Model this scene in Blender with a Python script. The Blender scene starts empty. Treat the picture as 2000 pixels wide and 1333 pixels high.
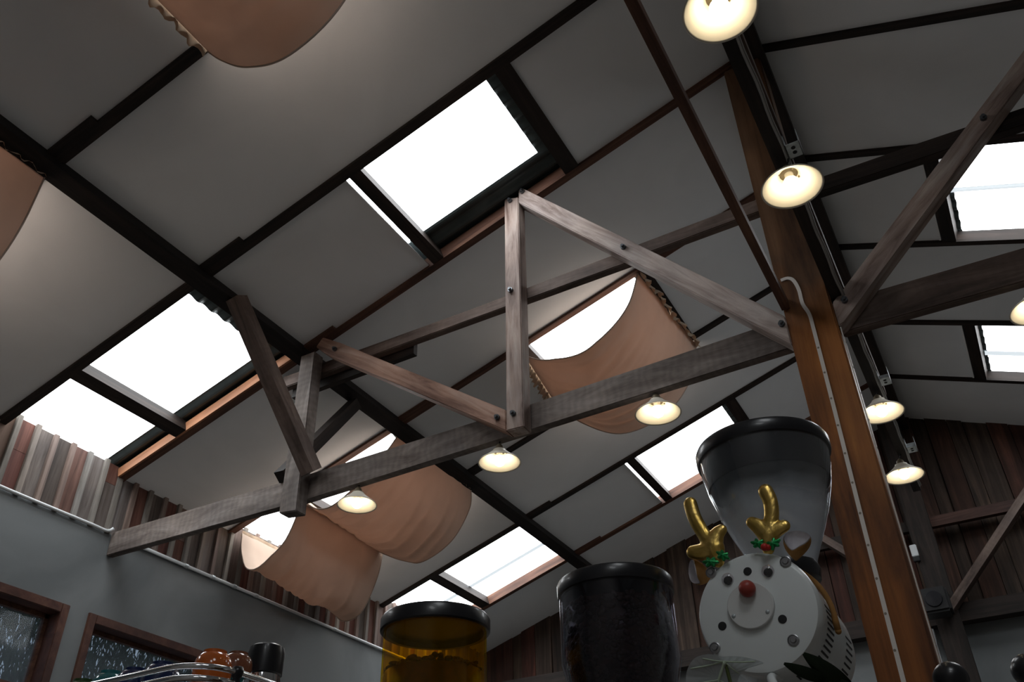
import bpy, bmesh, math, random
from mathutils import Vector, Matrix, noise

S = bpy.context.scene
COL = S.collection
random.seed(11)
PI = math.pi

# ------------------------------------------------------------------ camera
CAM = Vector((0.26, 0.0, 1.0))
r0 = Vector((0.87263196, 0.48803281, -0.01836942))      # right
r1 = Vector((-0.2987859, 0.50373863, -0.81053956))      # down
r2 = Vector((-0.38631651, 0.71279125, 0.58539575))      # forward
cd = bpy.data.cameras.new('camera')
cd.sensor_fit = 'HORIZONTAL'
cd.sensor_width = 36.0
cd.lens = 30.92
cd.clip_start = 0.02
cd.clip_end = 200
cam = bpy.data.objects.new('camera', cd)
COL.objects.link(cam)
cam.matrix_world = Matrix(((r0.x, -r1.x, -r2.x, CAM.x), (r0.y, -r1.y, -r2.y, CAM.y), (r0.z, -r1.z, -r2.z, CAM.z), (0, 0, 0, 1)))
S.camera = cam

# ------------------------------------------------------------------ sky, exposure
W = bpy.data.worlds.new('overcast_sky')
S.world = W
W.use_nodes = True
bg = W.node_tree.nodes['Background']
bg.inputs['Color'].default_value = (0.82, 0.91, 1.0, 1)
bg.inputs['Strength'].default_value = 0.8
S.view_settings.view_transform = 'Standard'
S.view_settings.look = 'None'
S.view_settings.exposure = 0.0
S.view_settings.gamma = 1.0
S.cycles.use_denoising = True
S.cycles.max_bounces = 10
S.cycles.diffuse_bounces = 6
S.cycles.transparent_max_bounces = 12
S.cycles.sample_clamp_indirect = 6.0

SKYLIGHT = 6.8       # radiance of the daylit roof sheets
BULB = 15.0

# ------------------------------------------------------------------ materials
def nm(name):
    m = bpy.data.materials.new(name)
    m.use_nodes = True
    nt = m.node_tree
    return m, nt, nt.nodes['Principled BSDF']

def pm(name, col, rough=0.5, metal=0.0, spec=0.5, trans=0.0, ior=1.45, coat=0.0):
    m, nt, b = nm(name)
    b.inputs['Base Color'].default_value = (*col, 1)
    b.inputs['Roughness'].default_value = rough
    b.inputs['Metallic'].default_value = metal
    b.inputs['Specular IOR Level'].default_value = spec
    b.inputs['Transmission Weight'].default_value = trans
    b.inputs['IOR'].default_value = ior
    b.inputs['Coat Weight'].default_value = coat
    return m

def N(nt, typ, **kw):
    n = nt.nodes.new(typ)
    for k, v in kw.items():
        setattr(n, k, v)
    return n

def ramp(nt, fac, stops):
    r = N(nt, 'ShaderNodeValToRGB')
    e = r.color_ramp.elements
    while len(e) < len(stops):
        e.new(0.5)
    for i, (p, c) in enumerate(stops):
        e[i].position = p
        e[i].color = (*c, 1)
    nt.links.new(fac, r.inputs['Fac'])
    return r.outputs['Color']

def mixc(nt, fac, a, b, mode='MIX'):
    n = N(nt, 'ShaderNodeMix', data_type='RGBA', blend_type=mode)
    for sock, v in ((n.inputs['Factor'], fac), (n.inputs[6], a), (n.inputs[7], b)):
        if hasattr(v, 'is_output'):
            nt.links.new(v, sock)
        elif isinstance(v, (int, float)):
            sock.default_value = v
        else:
            sock.default_value = (*v, 1)
    return n.outputs[2]

def wood(name, dark, mid, light, rough=0.6, grain=(1.6, 26, 26), spec=0.3, island=0.0, saw=0.0, bump=0.25, coat=0.0):
    """timber: grain runs along local X of the object"""
    m, nt, b = nm(name)
    tc = N(nt, 'ShaderNodeTexCoord')
    mp = N(nt, 'ShaderNodeMapping')
    mp.inputs['Scale'].default_value = grain
    nt.links.new(tc.outputs['Object'], mp.inputs['Vector'])
    oi = N(nt, 'ShaderNodeObjectInfo')
    off = N(nt, 'ShaderNodeVectorMath', operation='ADD')
    sc = N(nt, 'ShaderNodeMath', operation='MULTIPLY')
    sc.inputs[1].default_value = 37.0
    nt.links.new(oi.outputs['Random'], sc.inputs[0])
    nt.links.new(mp.outputs['Vector'], off.inputs[0])
    nt.links.new(sc.outputs[0], off.inputs[1])
    n1 = N(nt, 'ShaderNodeTexNoise')
    n1.inputs['Scale'].default_value = 1.0
    n1.inputs['Detail'].default_value = 6
    n1.inputs['Roughness'].default_value = 0.65
    n1.inputs['Distortion'].default_value = 0.6
    nt.links.new(off.outputs[0], n1.inputs['Vector'])
    n2 = N(nt, 'ShaderNodeTexNoise')
    n2.inputs['Scale'].default_value = 3.0
    n2.inputs['Detail'].default_value = 3
    nt.links.new(tc.outputs['Object'], n2.inputs['Vector'])
    col = ramp(nt, n1.outputs['Fac'], [(0.32, dark), (0.5, mid), (0.7, light)])
    patch = ramp(nt, n2.outputs['Fac'], [(0.35, (0.72, 0.72, 0.74)), (0.65, (1.12, 1.1, 1.08))])
    col = mixc(nt, 1.0, col, patch, 'MULTIPLY')
    if island > 0:
        ge = N(nt, 'ShaderNodeNewGeometry')
        isl = ramp(nt, ge.outputs['Random Per Island'], [(0.0, (0.45, 0.41, 0.37)), (0.22, (1.2, 1.17, 1.15)), (0.42, (1.1, 0.55, 0.42)), (0.6, (1.0, 0.42, 0.36)), (0.75, (0.7, 0.58, 0.42)), (1.0, (1.35, 1.4, 1.45))])
        col = mixc(nt, island, col, mixc(nt, 1.0, col, isl, 'MULTIPLY'))
    if saw > 0:
        w = N(nt, 'ShaderNodeTexWave', bands_direction='X')
        w.inputs['Scale'].default_value = 9
        w.inputs['Distortion'].default_value = 7.0
        w.inputs['Detail'].default_value = 2
        nt.links.new(tc.outputs['Object'], w.inputs['Vector'])
        sw = ramp(nt, w.outputs['Fac'], [(0.0, (0.86, 0.86, 0.86)), (1.0, (1.08, 1.08, 1.08))])
        col = mixc(nt, saw, col, mixc(nt, 1.0, col, sw, 'MULTIPLY'))
    nt.links.new(col, b.inputs['Base Color'])
    b.inputs['Roughness'].default_value = rough
    b.inputs['Specular IOR Level'].default_value = spec
    b.inputs['Coat Weight'].default_value = coat
    b.inputs['Coat Roughness'].default_value = 0.25
    bp = N(nt, 'ShaderNodeBump')
    bp.inputs['Strength'].default_value = bump
    bp.inputs['Distance'].default_value = 0.004
    nt.links.new(n1.outputs['Fac'], bp.inputs['Height'])
    nt.links.new(bp.outputs['Normal'], b.inputs['Normal'])
    return m

def noisy(name, c1, c2, scale=3.0, rough=0.8, detail=6, bump=0.0, spec=0.2, metal=0.0, lo=0.35, hi=0.65):
    m, nt, b = nm(name)
    tc = N(nt, 'ShaderNodeTexCoord')
    n1 = N(nt, 'ShaderNodeTexNoise')
    n1.inputs['Scale'].default_value = scale
    n1.inputs['Detail'].default_value = detail
    n1.inputs['Distortion'].default_value = 0.8
    nt.links.new(tc.outputs['Object'], n1.inputs['Vector'])
    nt.links.new(ramp(nt, n1.outputs['Fac'], [(lo, c1), (hi, c2)]), b.inputs['Base Color'])
    b.inputs['Roughness'].default_value = rough
    b.inputs['Specular IOR Level'].default_value = spec
    b.inputs['Metallic'].default_value = metal
    if bump:
        bp = N(nt, 'ShaderNodeBump')
        bp.inputs['Strength'].default_value = bump
        bp.inputs['Distance'].default_value = 0.01
        nt.links.new(n1.outputs['Fac'], bp.inputs['Height'])
        nt.links.new(bp.outputs['Normal'], b.inputs['Normal'])
    return m

def emis(name, col, strength):
    m, nt, b = nm(name)
    b.inputs['Base Color'].default_value = (*[c * 0.8 for c in col], 1)
    b.inputs['Emission Color'].default_value = (*col, 1)
    b.inputs['Emission Strength'].default_value = strength
    b.inputs['Roughness'].default_value = 0.5
    return m

def cloth(name, face, through, tw):
    m, nt, b = nm(name)
    out = nt.nodes['Material Output']
    d = N(nt, 'ShaderNodeBsdfDiffuse')
    t = N(nt, 'ShaderNodeBsdfTranslucent')
    tc = N(nt, 'ShaderNodeTexCoord')
    n1 = N(nt, 'ShaderNodeTexNoise')
    n1.inputs['Scale'].default_value = 5
    n1.inputs['Detail'].default_value = 4
    nt.links.new(tc.outputs['Object'], n1.inputs['Vector'])
    nt.links.new(ramp(nt, n1.outputs['Fac'], [(0.35, tuple(c * 0.9 for c in face)), (0.65, face)]), d.inputs['Color'])
    nt.links.new(ramp(nt, n1.outputs['Fac'], [(0.35, tuple(c * 0.85 for c in through)), (0.65, through)]), t.inputs['Color'])
    mx = N(nt, 'ShaderNodeMixShader')
    mx.inputs[0].default_value = tw
    nt.links.new(d.outputs[0], mx.inputs[1])
    nt.links.new(t.outputs[0], mx.inputs[2])
    nt.links.new(mx.outputs[0], out.inputs['Surface'])
    return m

def clear(name, tint, gloss=0.12, rough=0.05, haze=0.0, hazecol=(0.8, 0.8, 0.8), edge=0.75, reflect_haze=None, glow=0.0):
    """thin clear plastic or glass: see-through with a fresnel sheen and a little haze"""
    m, nt, b = nm(name)
    out = nt.nodes['Material Output']
    tr = N(nt, 'ShaderNodeBsdfTransparent')
    tr.inputs['Color'].default_value = (*tint, 1)
    gl = N(nt, 'ShaderNodeBsdfGlossy')
    gl.inputs['Roughness'].default_value = rough
    lw = N(nt, 'ShaderNodeLayerWeight')
    lw.inputs['Blend'].default_value = 0.25
    mu = N(nt, 'ShaderNodeMath', operation='MULTIPLY_ADD')
    mu.inputs[1].default_value = edge
    mu.inputs[2].default_value = gloss * 0.3
    nt.links.new(lw.outputs['Facing'], mu.inputs[0])
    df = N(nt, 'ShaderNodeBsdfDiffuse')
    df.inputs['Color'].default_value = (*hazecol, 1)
    m1 = N(nt, 'ShaderNodeMixShader')
    hz = df.outputs[0]
    if glow:
        tl = N(nt, 'ShaderNodeBsdfTranslucent')
        tl.inputs['Color'].default_value = (*hazecol, 1)
        ms = N(nt, 'ShaderNodeMixShader')
        ms.inputs[0].default_value = glow
        nt.links.new(df.outputs[0], ms.inputs[1])
        nt.links.new(tl.outputs[0], ms.inputs[2])
        hz = ms.outputs[0]
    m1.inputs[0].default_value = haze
    if reflect_haze:                                   # painted haze for light reflected in the lower wall: (z where it starts, z where it is full, amount)
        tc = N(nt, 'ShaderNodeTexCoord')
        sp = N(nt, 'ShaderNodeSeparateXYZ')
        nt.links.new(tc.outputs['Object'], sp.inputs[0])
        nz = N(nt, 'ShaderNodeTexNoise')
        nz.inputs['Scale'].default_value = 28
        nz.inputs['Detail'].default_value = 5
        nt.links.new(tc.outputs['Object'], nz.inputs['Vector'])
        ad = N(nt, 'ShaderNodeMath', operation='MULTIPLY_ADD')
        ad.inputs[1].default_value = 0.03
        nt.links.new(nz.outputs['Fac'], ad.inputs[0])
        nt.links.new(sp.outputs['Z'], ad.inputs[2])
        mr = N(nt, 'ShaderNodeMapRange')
        mr.inputs['From Min'].default_value = reflect_haze[0] + 0.015
        mr.inputs['From Max'].default_value = reflect_haze[1] + 0.015
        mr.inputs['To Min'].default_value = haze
        mr.inputs['To Max'].default_value = reflect_haze[2]
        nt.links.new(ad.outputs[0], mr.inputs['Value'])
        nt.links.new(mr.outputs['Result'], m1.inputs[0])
    nt.links.new(tr.outputs[0], m1.inputs[1])
    nt.links.new(hz, m1.inputs[2])
    m2 = N(nt, 'ShaderNodeMixShader')
    nt.links.new(mu.outputs[0], m2.inputs[0])
    nt.links.new(m1.outputs[0], m2.inputs[1])
    nt.links.new(gl.outputs[0], m2.inputs[2])
    nt.links.new(m2.outputs[0], out.inputs['Surface'])
    return m

M = {}
M['panel'] = noisy('ceiling_panel_paint', (0.755, 0.775, 0.79), (0.81, 0.83, 0.845), 2.0, 0.75)
M['panel_edge'] = pm('panel_edge_white', (0.8, 0.8, 0.8), 0.7)
M['darkwood'] = wood('dark_roof_timber', (0.010, 0.008, 0.007), (0.022, 0.015, 0.012), (0.045, 0.03, 0.024), 0.65)
M['redwood'] = wood('reddish_roof_timber', (0.05, 0.022, 0.014), (0.11, 0.05, 0.032), (0.18, 0.09, 0.055), 0.6)
M['blackwood'] = wood('blackened_timber', (0.006, 0.005, 0.0045), (0.012, 0.009, 0.008), (0.024, 0.018, 0.015), 0.7)
M['darkred'] = wood('dark_red_timber', (0.02, 0.010, 0.008), (0.05, 0.023, 0.017), (0.09, 0.045, 0.033), 0.65)
M['orangewood'] = wood('fresh_orange_timber', (0.22, 0.09, 0.04), (0.36, 0.16, 0.08), (0.45, 0.22, 0.12), 0.55)
M['greywood'] = wood('weathered_grey_timber', (0.085, 0.066, 0.056), (0.17, 0.140, 0.123), (0.27, 0.235, 0.215), 0.75, grain=(3.0, 14, 14), saw=0.7)
M['browngrey'] = wood('brown_grey_timber', (0.055, 0.038, 0.031), (0.12, 0.085, 0.07), (0.20, 0.15, 0.127), 0.7, grain=(2.5, 16, 16), saw=0.3)
M['palewood'] = wood('pale_pink_brown_timber', (0.13, 0.08, 0.062), (0.33, 0.25, 0.215), (0.48, 0.41, 0.365), 0.65, grain=(2.2, 20, 20))
def post_mat():
    """orange varnish on the lower length, dull brown bare timber above it"""
    m = wood('varnished_post', (0.085, 0.026, 0.005), (0.23, 0.078, 0.015), (0.38, 0.145, 0.033), 0.45, grain=(1.0, 11, 11), spec=0.3, coat=0.08)
    nt = m.node_tree
    b = nt.nodes['Principled BSDF']
    src = b.inputs['Base Color'].links[0].from_socket
    tc = N(nt, 'ShaderNodeTexCoord')
    sp = N(nt, 'ShaderNodeSeparateXYZ')
    nt.links.new(tc.outputs['Object'], sp.inputs[0])
    n = N(nt, 'ShaderNodeTexNoise')
    n.inputs['Scale'].default_value = 6
    nt.links.new(tc.outputs['Object'], n.inputs['Vector'])
    ad = N(nt, 'ShaderNodeMath', operation='MULTIPLY_ADD')
    ad.inputs[1].default_value = 0.5
    nt.links.new(n.outputs['Fac'], ad.inputs[0])
    nt.links.new(sp.outputs['X'], ad.inputs[2])
    mr = N(nt, 'ShaderNodeMapRange')
    mr.inputs['From Min'].default_value = 3.12
    mr.inputs['From Max'].default_value = 3.38
    nt.links.new(ad.outputs[0], mr.inputs['Value'])
    dull = mixc(nt, 1.0, src, (0.50, 0.72, 1.7), 'MULTIPLY')
    nt.links.new(mixc(nt, mr.outputs['Result'], src, dull), b.inputs['Base Color'])
    return m
M['silverwood'] = wood('silvered_timber', (0.17, 0.115, 0.095), (0.44, 0.36, 0.325), (0.66, 0.59, 0.545), 0.65, grain=(2.2, 20, 20))
M['pinkwood'] = wood('pink_brown_timber', (0.12, 0.055, 0.036), (0.31, 0.18, 0.13), (0.44, 0.30, 0.235), 0.65, grain=(2.0, 20, 20))
M['post'] = post_mat()
M['board'] = wood('weathered_wall_boards', (0.06, 0.048, 0.042), (0.12, 0.10, 0.09), (0.18, 0.16, 0.15), 0.8, grain=(26, 26, 1.6), island=0.9)
M['batten'] = wood('grey_weathered_battens', (0.11, 0.10, 0.09), (0.20, 0.185, 0.165), (0.30, 0.28, 0.255), 0.8, grain=(26, 26, 1.6), island=0.4)
M['gable'] = wood('dark_gable_boards', (0.02, 0.013, 0.01), (0.045, 0.03, 0.022), (0.09, 0.06, 0.045), 0.75, grain=(22, 22, 1.4), island=0.9)
M['concrete'] = noisy('grey_cement_render', (0.145, 0.158, 0.162), (0.20, 0.213, 0.217), 1.6, 0.6, 8, 0.15, lo=0.38, hi=0.62)
M['floor'] = noisy('concrete_floor', (0.22, 0.2, 0.18), (0.32, 0.3, 0.27), 1.2, 0.6)
M['plain'] = noisy('plain_wall_paint', (0.4, 0.38, 0.36), (0.46, 0.44, 0.42), 1.0, 0.8)
M['metal_sheet'] = noisy('dark_corrugated_steel', (0.06, 0.075, 0.075), (0.10, 0.12, 0.12), 4.0, 0.45, metal=0.5)
M['sheet'] = emis('daylit_roof_sheet', (0.94, 0.975, 1.0), SKYLIGHT)
M['lap'] = emis('daylit_double_sheet', (0.74, 0.81, 0.86), 0.92)
M['cloth'] = cloth('peach_shade_cloth', (0.52, 0.42, 0.35), (0.70, 0.31, 0.17), 0.040)
M['ruffle'] = cloth('ruffle_cloth', (0.56, 0.44, 0.33), (0.55, 0.40, 0.27), 0.06)
M['bolt'] = pm('dark_bolt_steel', (0.12, 0.13, 0.14), 0.35, 0.9)
M['galv'] = noisy('galvanised_steel', (0.42, 0.46, 0.48), (0.58, 0.62, 0.64), 40, 0.4, metal=0.35)
M['conduit'] = pm('grey_white_conduit', (0.62, 0.64, 0.65), 0.4)
M['cable'] = pm('grey_cable', (0.36, 0.35, 0.34), 0.5)
M['strip'] = pm('white_silicone_strip', (0.72, 0.68, 0.64), 0.35)
M['dot'] = pm('strip_dots', (0.25, 0.22, 0.18), 0.4)
M['shade'] = pm('cream_enamel', (0.86, 0.80, 0.68), 0.35, coat=0.3)
M['socket'] = pm('bronze_socket', (0.22, 0.18, 0.12), 0.45, 0.5)
M['cord'] = pm('black_cord', (0.02, 0.02, 0.02), 0.6)
M['bulbneck'] = pm('bulb_plastic', (0.75, 0.74, 0.70), 0.5)
M['bulb'] = emis('lit_warm_bulb', (1.0, 0.86, 0.62), BULB)
M['black'] = pm('black_plastic', (0.012, 0.012, 0.015), 0.3, coat=0.12)
M['matblack'] = pm('matt_black', (0.012, 0.012, 0.013), 0.6)
M['chrome'] = pm('chrome', (0.75, 0.76, 0.78), 0.08, 1.0)
M['steel'] = noisy('brushed_steel', (0.3, 0.3, 0.31), (0.4, 0.4, 0.41), 30, 0.35, metal=1.0)
M['white_enamel'] = pm('white_machine_enamel', (0.74, 0.78, 0.78), 0.35, coat=0.2)
M['white_plate'] = pm('pale_plate', (0.68, 0.69, 0.68), 0.45)
M['clear'] = clear('clear_hopper_plastic', (0.93, 0.95, 0.96), 0.12, 0.04, 0.05, (0.80, 0.86, 0.94), edge=0.45, reflect_haze=(0.035, -0.01, 0.5))
M['amber'] = clear('amber_hopper_plastic', (1.0, 0.80, 0.06), 0.06, 0.05, 0.06, (1.0, 0.72, 0.01), edge=0.25, glow=0.75)
M['smoke'] = clear('smoked_hopper_plastic', (0.72, 0.72, 0.78), 0.08, 0.06, 0.03, (0.12, 0.12, 0.16), edge=0.4)
M['glass'] = clear('window_glass', (0.66, 0.72, 0.78), 0.015, 0.05, 0.25, (0.30, 0.34, 0.38), edge=0.02)
M['bean'] = noisy('roasted_beans', (0.022, 0.009, 0.005), (0.06, 0.024, 0.012), 60, 0.32)
M['gold'] = noisy('gold_lame', (0.55, 0.36, 0.08), (0.72, 0.50, 0.16), 45, 0.3, metal=1.0, bump=0.16)
M['felt_brown'] = noisy('brown_felt', (0.30, 0.15, 0.045), (0.38, 0.2, 0.07), 60, 0.95)
M['felt_white'] = noisy('white_felt', (0.62, 0.6, 0.64), (0.74, 0.72, 0.76), 60, 0.95)
M['holly'] = noisy('green_sequin_holly', (0.01, 0.12, 0.03), (0.03, 0.4, 0.12), 150, 0.3, metal=0.4)
M['red'] = pm('matt_red_bulb', (0.36, 0.055, 0.04), 0.4)
M['berry'] = pm('red_berry', (0.5, 0.02, 0.015), 0.5)
M['eyewhite'] = clear('googly_eye_dome', (0.97, 0.97, 0.97), 0.12, 0.03, 0.02, (0.8, 0.8, 0.82))
M['leaf_dark'] = noisy('dark_leaf', (0.008, 0.016, 0.008), (0.02, 0.035, 0.016), 20, 0.4)
M['leaf_stem'] = pm('leaf_stem', (0.10, 0.13, 0.04), 0.5)
M['vein'] = pm('pale_leaf_vein', (0.42, 0.50, 0.38), 0.5)
M['leaf_pale'] = clear('pale_thin_leaf', (0.72, 0.78, 0.78), 0.08, 0.35, 0.6, (0.62, 0.66, 0.68), edge=0.3)
M['terracotta'] = pm('terracotta', (0.35, 0.14, 0.08), 0.8)
M['foliage'] = noisy('outdoor_foliage', (0.012, 0.022, 0.012), (0.05, 0.075, 0.045), 3, 0.7)
M['winframe'] = wood('dark_red_window_timber', (0.04, 0.015, 0.011), (0.075, 0.03, 0.021), (0.11, 0.05, 0.033), 0.5, grain=(10, 10, 10))
M['counter'] = wood('counter_timber', (0.05, 0.03, 0.02), (0.09, 0.055, 0.035), (0.14, 0.09, 0.06), 0.5)
CUPC = {'orange': (0.55, 0.12, 0.015), 'navy': (0.008, 0.02, 0.09), 'teal': (0.02, 0.17, 0.19), 'green': (0.03, 0.075, 0.02), 'red': (0.42, 0.02, 0.02), 'brown': (0.22, 0.075, 0.035), 'black': (0.02, 0.035, 0.04), 'blue': (0.01, 0.10, 0.32)}
for k, c in CUPC.items():
    M['cup_' + k] = pm('glazed_' + k, c, 0.15, coat=0.6)

# ------------------------------------------------------------------ object helpers
def wm(o):
    if o.parent:
        return wm(o.parent) @ o.matrix_parent_inverse @ o.matrix_basis
    return o.matrix_basis.copy()

def mk(name, bm, mat, parent=None, frame=None, smooth=False):
    """link a bmesh that was built in world coordinates as one object"""
    f = frame or Matrix.Identity(4)
    if frame is None and bm.verts:
        c = Vector((0, 0, 0))
        for v in bm.verts:
            c += v.co
        f = Matrix.Translation(c / len(bm.verts))
    bmesh.ops.transform(bm, matrix=f.inverted(), verts=bm.verts)
    bmesh.ops.recalc_face_normals(bm, faces=bm.faces)
    if smooth:
        for fc in bm.faces:
            fc.smooth = True
    me = bpy.data.meshes.new(name)
    bm.to_mesh(me)
    bm.free()
    for x in (mat if isinstance(mat, (list, tuple)) else [mat]):
        me.materials.append(x)
    if smooth == 'auto':
        try:
            me.set_sharp_from_angle(angle=math.radians(40))
        except Exception:
            pass
    o = bpy.data.objects.new(name, me)
    COL.objects.link(o)
    o.matrix_basis = f
    if parent:
        o.parent = parent
        o.matrix_parent_inverse = wm(parent).inverted()
    return o

def tag(o, label, cat, group=None, kind=None):
    o['label'] = label
    o['category'] = cat
    if group:
        o['group'] = group
    if kind:
        o['kind'] = kind
    return o

def struct(o, label=None):
    o['kind'] = 'structure'
    if label:
        o['label'] = label
    return o

def empty(name, loc, label=None, cat=None, group=None):
    o = bpy.data.objects.new(name, None)
    o.empty_display_size = 0.05
    COL.objects.link(o)
    o.matrix_basis = Matrix.Translation(Vector(loc))
    if label:
        tag(o, label, cat, group)
    return o

def dup(root, move, label=None):
    d = Vector(move)
    r = root.copy()
    COL.objects.link(r)
    r.matrix_basis = Matrix.Translation(d) @ root.matrix_basis
    if label:
        r['label'] = label
    for ch in list(root.children):
        c = ch.copy()
        COL.objects.link(c)
        c.parent = r
        for g in list(ch.children):
            k = g.copy()
            COL.objects.link(k)
            k.parent = c
    return r

def B():
    return bmesh.new()

def box(bm, x0, x1, y0, y1, z0, z1, bev=0.0):
    vs = [bm.verts.new((x, y, z)) for x in (x0, x1) for y in (y0, y1) for z in (z0, z1)]
    q = [(0, 1, 3, 2), (4, 6, 7, 5), (0, 4, 5, 1), (2, 3, 7, 6), (0, 2, 6, 4), (1, 5, 7, 3)]
    fs = [bm.faces.new([vs[i] for i in f]) for f in q]
    if bev:
        es = list({e for f in fs for e in f.edges})
        bmesh.ops.bevel(bm, geom=es, offset=bev, segments=2, affect='EDGES', clamp_overlap=True)

def frame_of(p0, p1, up=(0, 0, 1)):
    x = (Vector(p1) - Vector(p0)).normalized()
    u = Vector(up)
    y = u.cross(x)
    if y.length < 1e-4:
        y = Vector((0, 1, 0)).cross(x)
    y.normalize()
    z = x.cross(y)
    m = Matrix((x, y, z)).transposed().to_4x4()
    m.translation = Vector(p0)
    return m

def beam(name, p0, p1, w, d, mat, up=(0, 0, 1), parent=None, bev=0.004, rough=0.0, seg=1):
    """rectangular timber from p0 to p1 (centre line); w across, d along up; grain along its length"""
    f = frame_of(p0, p1, up)
    L = (Vector(p1) - Vector(p0)).length
    bm = B()
    rings = []
    for i in range(seg + 1):
        x = L * i / seg
        j = (lambda: random.uniform(-rough, rough)) if rough else (lambda: 0.0)
        rings.append([bm.verts.new((x, sy * w / 2 + j(), sz * d / 2 + j())) for sy, sz in ((-1, -1), (1, -1), (1, 1), (-1, 1))])
    for a, b in zip(rings, rings[1:]):
        for k in range(4):
            bm.faces.new((a[k], a[(k + 1) % 4], b[(k + 1) % 4], b[k]))
    bm.faces.new(rings[0][::-1])
    bm.faces.new(rings[-1])
    if bev:
        es = [e for e in bm.edges if len(e.link_faces) == 2 and e.calc_face_angle(0) > 0.8]
        bmesh.ops.bevel(bm, geom=es, offset=bev, segments=2, affect='EDGES', clamp_overlap=True)
    bmesh.ops.transform(bm, matrix=f, verts=bm.verts)
    return mk(name, bm, mat, parent, f)

def plate(name, pts, ext, axis, mat, parent=None, bev=0.004):
    """timber with a shaped face: polygon pts, pushed along ext; grain along axis=(p0,p1)"""
    bm = B()
    a = [bm.verts.new(p) for p in pts]
    b = [bm.verts.new(Vector(p) + Vector(ext)) for p in pts]
    n = len(pts)
    bm.faces.new(a)
    bm.faces.new(b[::-1])
    for i in range(n):
        bm.faces.new((a[i], b[i], b[(i + 1) % n], a[(i + 1) % n]))
    if bev:
        bmesh.ops.bevel(bm, geom=list(bm.edges), offset=bev, segments=2, affect='EDGES', clamp_overlap=True)
    return mk(name, bm, mat, parent, frame_of(axis[0], axis[1], ext))

def tube(bm, pts, r, n=8, caps=True):
    pts = [Vector(p) for p in pts]
    rings = []
    pn = None
    for i, p in enumerate(pts):
        t = (pts[min(i + 1, len(pts) - 1)] - pts[max(i - 1, 0)]).normalized()
        if pn is None:
            pn = t.orthogonal().normalized()
        else:
            pn = (pn - t * pn.dot(t)).normalized()
        bn = t.cross(pn)
        rr = r[i] if isinstance(r, (list, tuple)) else r
        rings.append([bm.verts.new(p + (pn * math.cos(2 * PI * k / n) + bn * math.sin(2 * PI * k / n)) * rr) for k in range(n)])
    for a, b in zip(rings, rings[1:]):
        for k in range(n):
            bm.faces.new((a[k], a[(k + 1) % n], b[(k + 1) % n], b[k]))
    if caps:
        bm.faces.new(rings[0][::-1])
        bm.faces.new(rings[-1])

def smooth_path(pts, n=6):
    pts = [Vector(p) for p in pts]
    out = []
    for i in range(len(pts) - 1):
        p0, p1, p2, p3 = pts[max(i - 1, 0)], pts[i], pts[i + 1], pts[min(i + 2, len(pts) - 1)]
        for k in range(n):
            t = k / n
            out.append(0.5 * ((2 * p1) + (-p0 + p2) * t + (2 * p0 - 5 * p1 + 4 * p2 - p3) * t * t + (-p0 + 3 * p1 - 3 * p2 + p3) * t ** 3))
    out.append(pts[-1])
    return out

def lathe(bm, prof, c, axis='Z', n=48, cap0=False, cap1=False):
    """prof: (radius, height) along the axis from centre c"""
    c = Vector(c)
    rings = []
    for r, h in prof:
        ring = []
        for k in range(n):
            a = 2 * PI * k / n
            if axis == 'Z':
                p = Vector((r * math.cos(a), r * math.sin(a), h))
            elif axis == 'Y':
                p = Vector((r * math.cos(a), h, r * math.sin(a)))
            else:
                p = Vector((h, r * math.cos(a), r * math.sin(a)))
            ring.append(bm.verts.new(c + p))
        rings.append(ring)
    for a, b in zip(rings, rings[1:]):
        for k in range(n):
            bm.faces.new((a[k], a[(k + 1) % n], b[(k + 1) % n], b[k]))
    if cap0:
        bm.faces.new(rings[0][::-1])
    if cap1:
        bm.faces.new(rings[-1])

SPH = {}
def ball(bm, c, r, scale=(1, 1, 1), u=20, v=12, mat=None):
    if (u, v) not in SPH:
        vs = [(0, 0, 1)] + [(math.sin(PI * j / v) * math.cos(2 * PI * k / u), math.sin(PI * j / v) * math.sin(2 * PI * k / u), math.cos(PI * j / v)) for j in range(1, v) for k in range(u)] + [(0, 0, -1)]
        fs = [(0, 1 + k, 1 + (k + 1) % u) for k in range(u)]
        for j in range(v - 2):
            for k in range(u):
                a, b = 1 + j * u + k, 1 + j * u + (k + 1) % u
                fs.append((a, a + u, b + u, b))
        o = 1 + (v - 2) * u
        fs += [(o + k, len(vs) - 1, o + (k + 1) % u) for k in range(u)]
        SPH[(u, v)] = ([Vector(p) for p in vs], fs)
    vs, fs = SPH[(u, v)]
    m = Matrix.Translation(Vector(c)) @ (mat or Matrix.Identity(4)) @ Matrix.Diagonal((*[r * q for q in scale], 1))
    nv = [bm.verts.new(m @ p) for p in vs]
    for f in fs:
        bm.faces.new([nv[i] for i in f])

# ------------------------------------------------------------------ the roof planes
RX = 0.071                                   # ridge
XWALL, XEAST = -3.74, 3.7
YN, YG = -3.4, 6.75                          # wall behind the camera, far gable
TL, TR = 0.3218, 0.3969
def zl(x): return 4.4877 + TL * x
def zr(x): return 4.5388 - TR * x
def zc(x): return zl(x) if x < RX else zr(x)
NL = Vector((-TL, 0, 1)).normalized()
NR = Vector((TR, 0, 1)).normalized()
SHEET = 0.068                                # roof sheet above the ceiling panels
def pl(x, y, h=0.0):                         # a point h above the ceiling plane
    return Vector((x, y, zc(x))) + (NL if x < RX else NR) * h

def slab(bm, x0, x1, y0, y1, h0, h1):        # a box lying in the roof slope
    v = [bm.verts.new(pl(x, y, h)) for x in (x0, x1) for y in (y0, y1) for h in (h0, h1)]
    for f in [(0, 1, 3, 2), (4, 6, 7, 5), (0, 4, 5, 1), (2, 3, 7, 6), (0, 2, 6, 4), (1, 5, 7, 3)]:
        bm.faces.new([v[i] for i in f])

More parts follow.
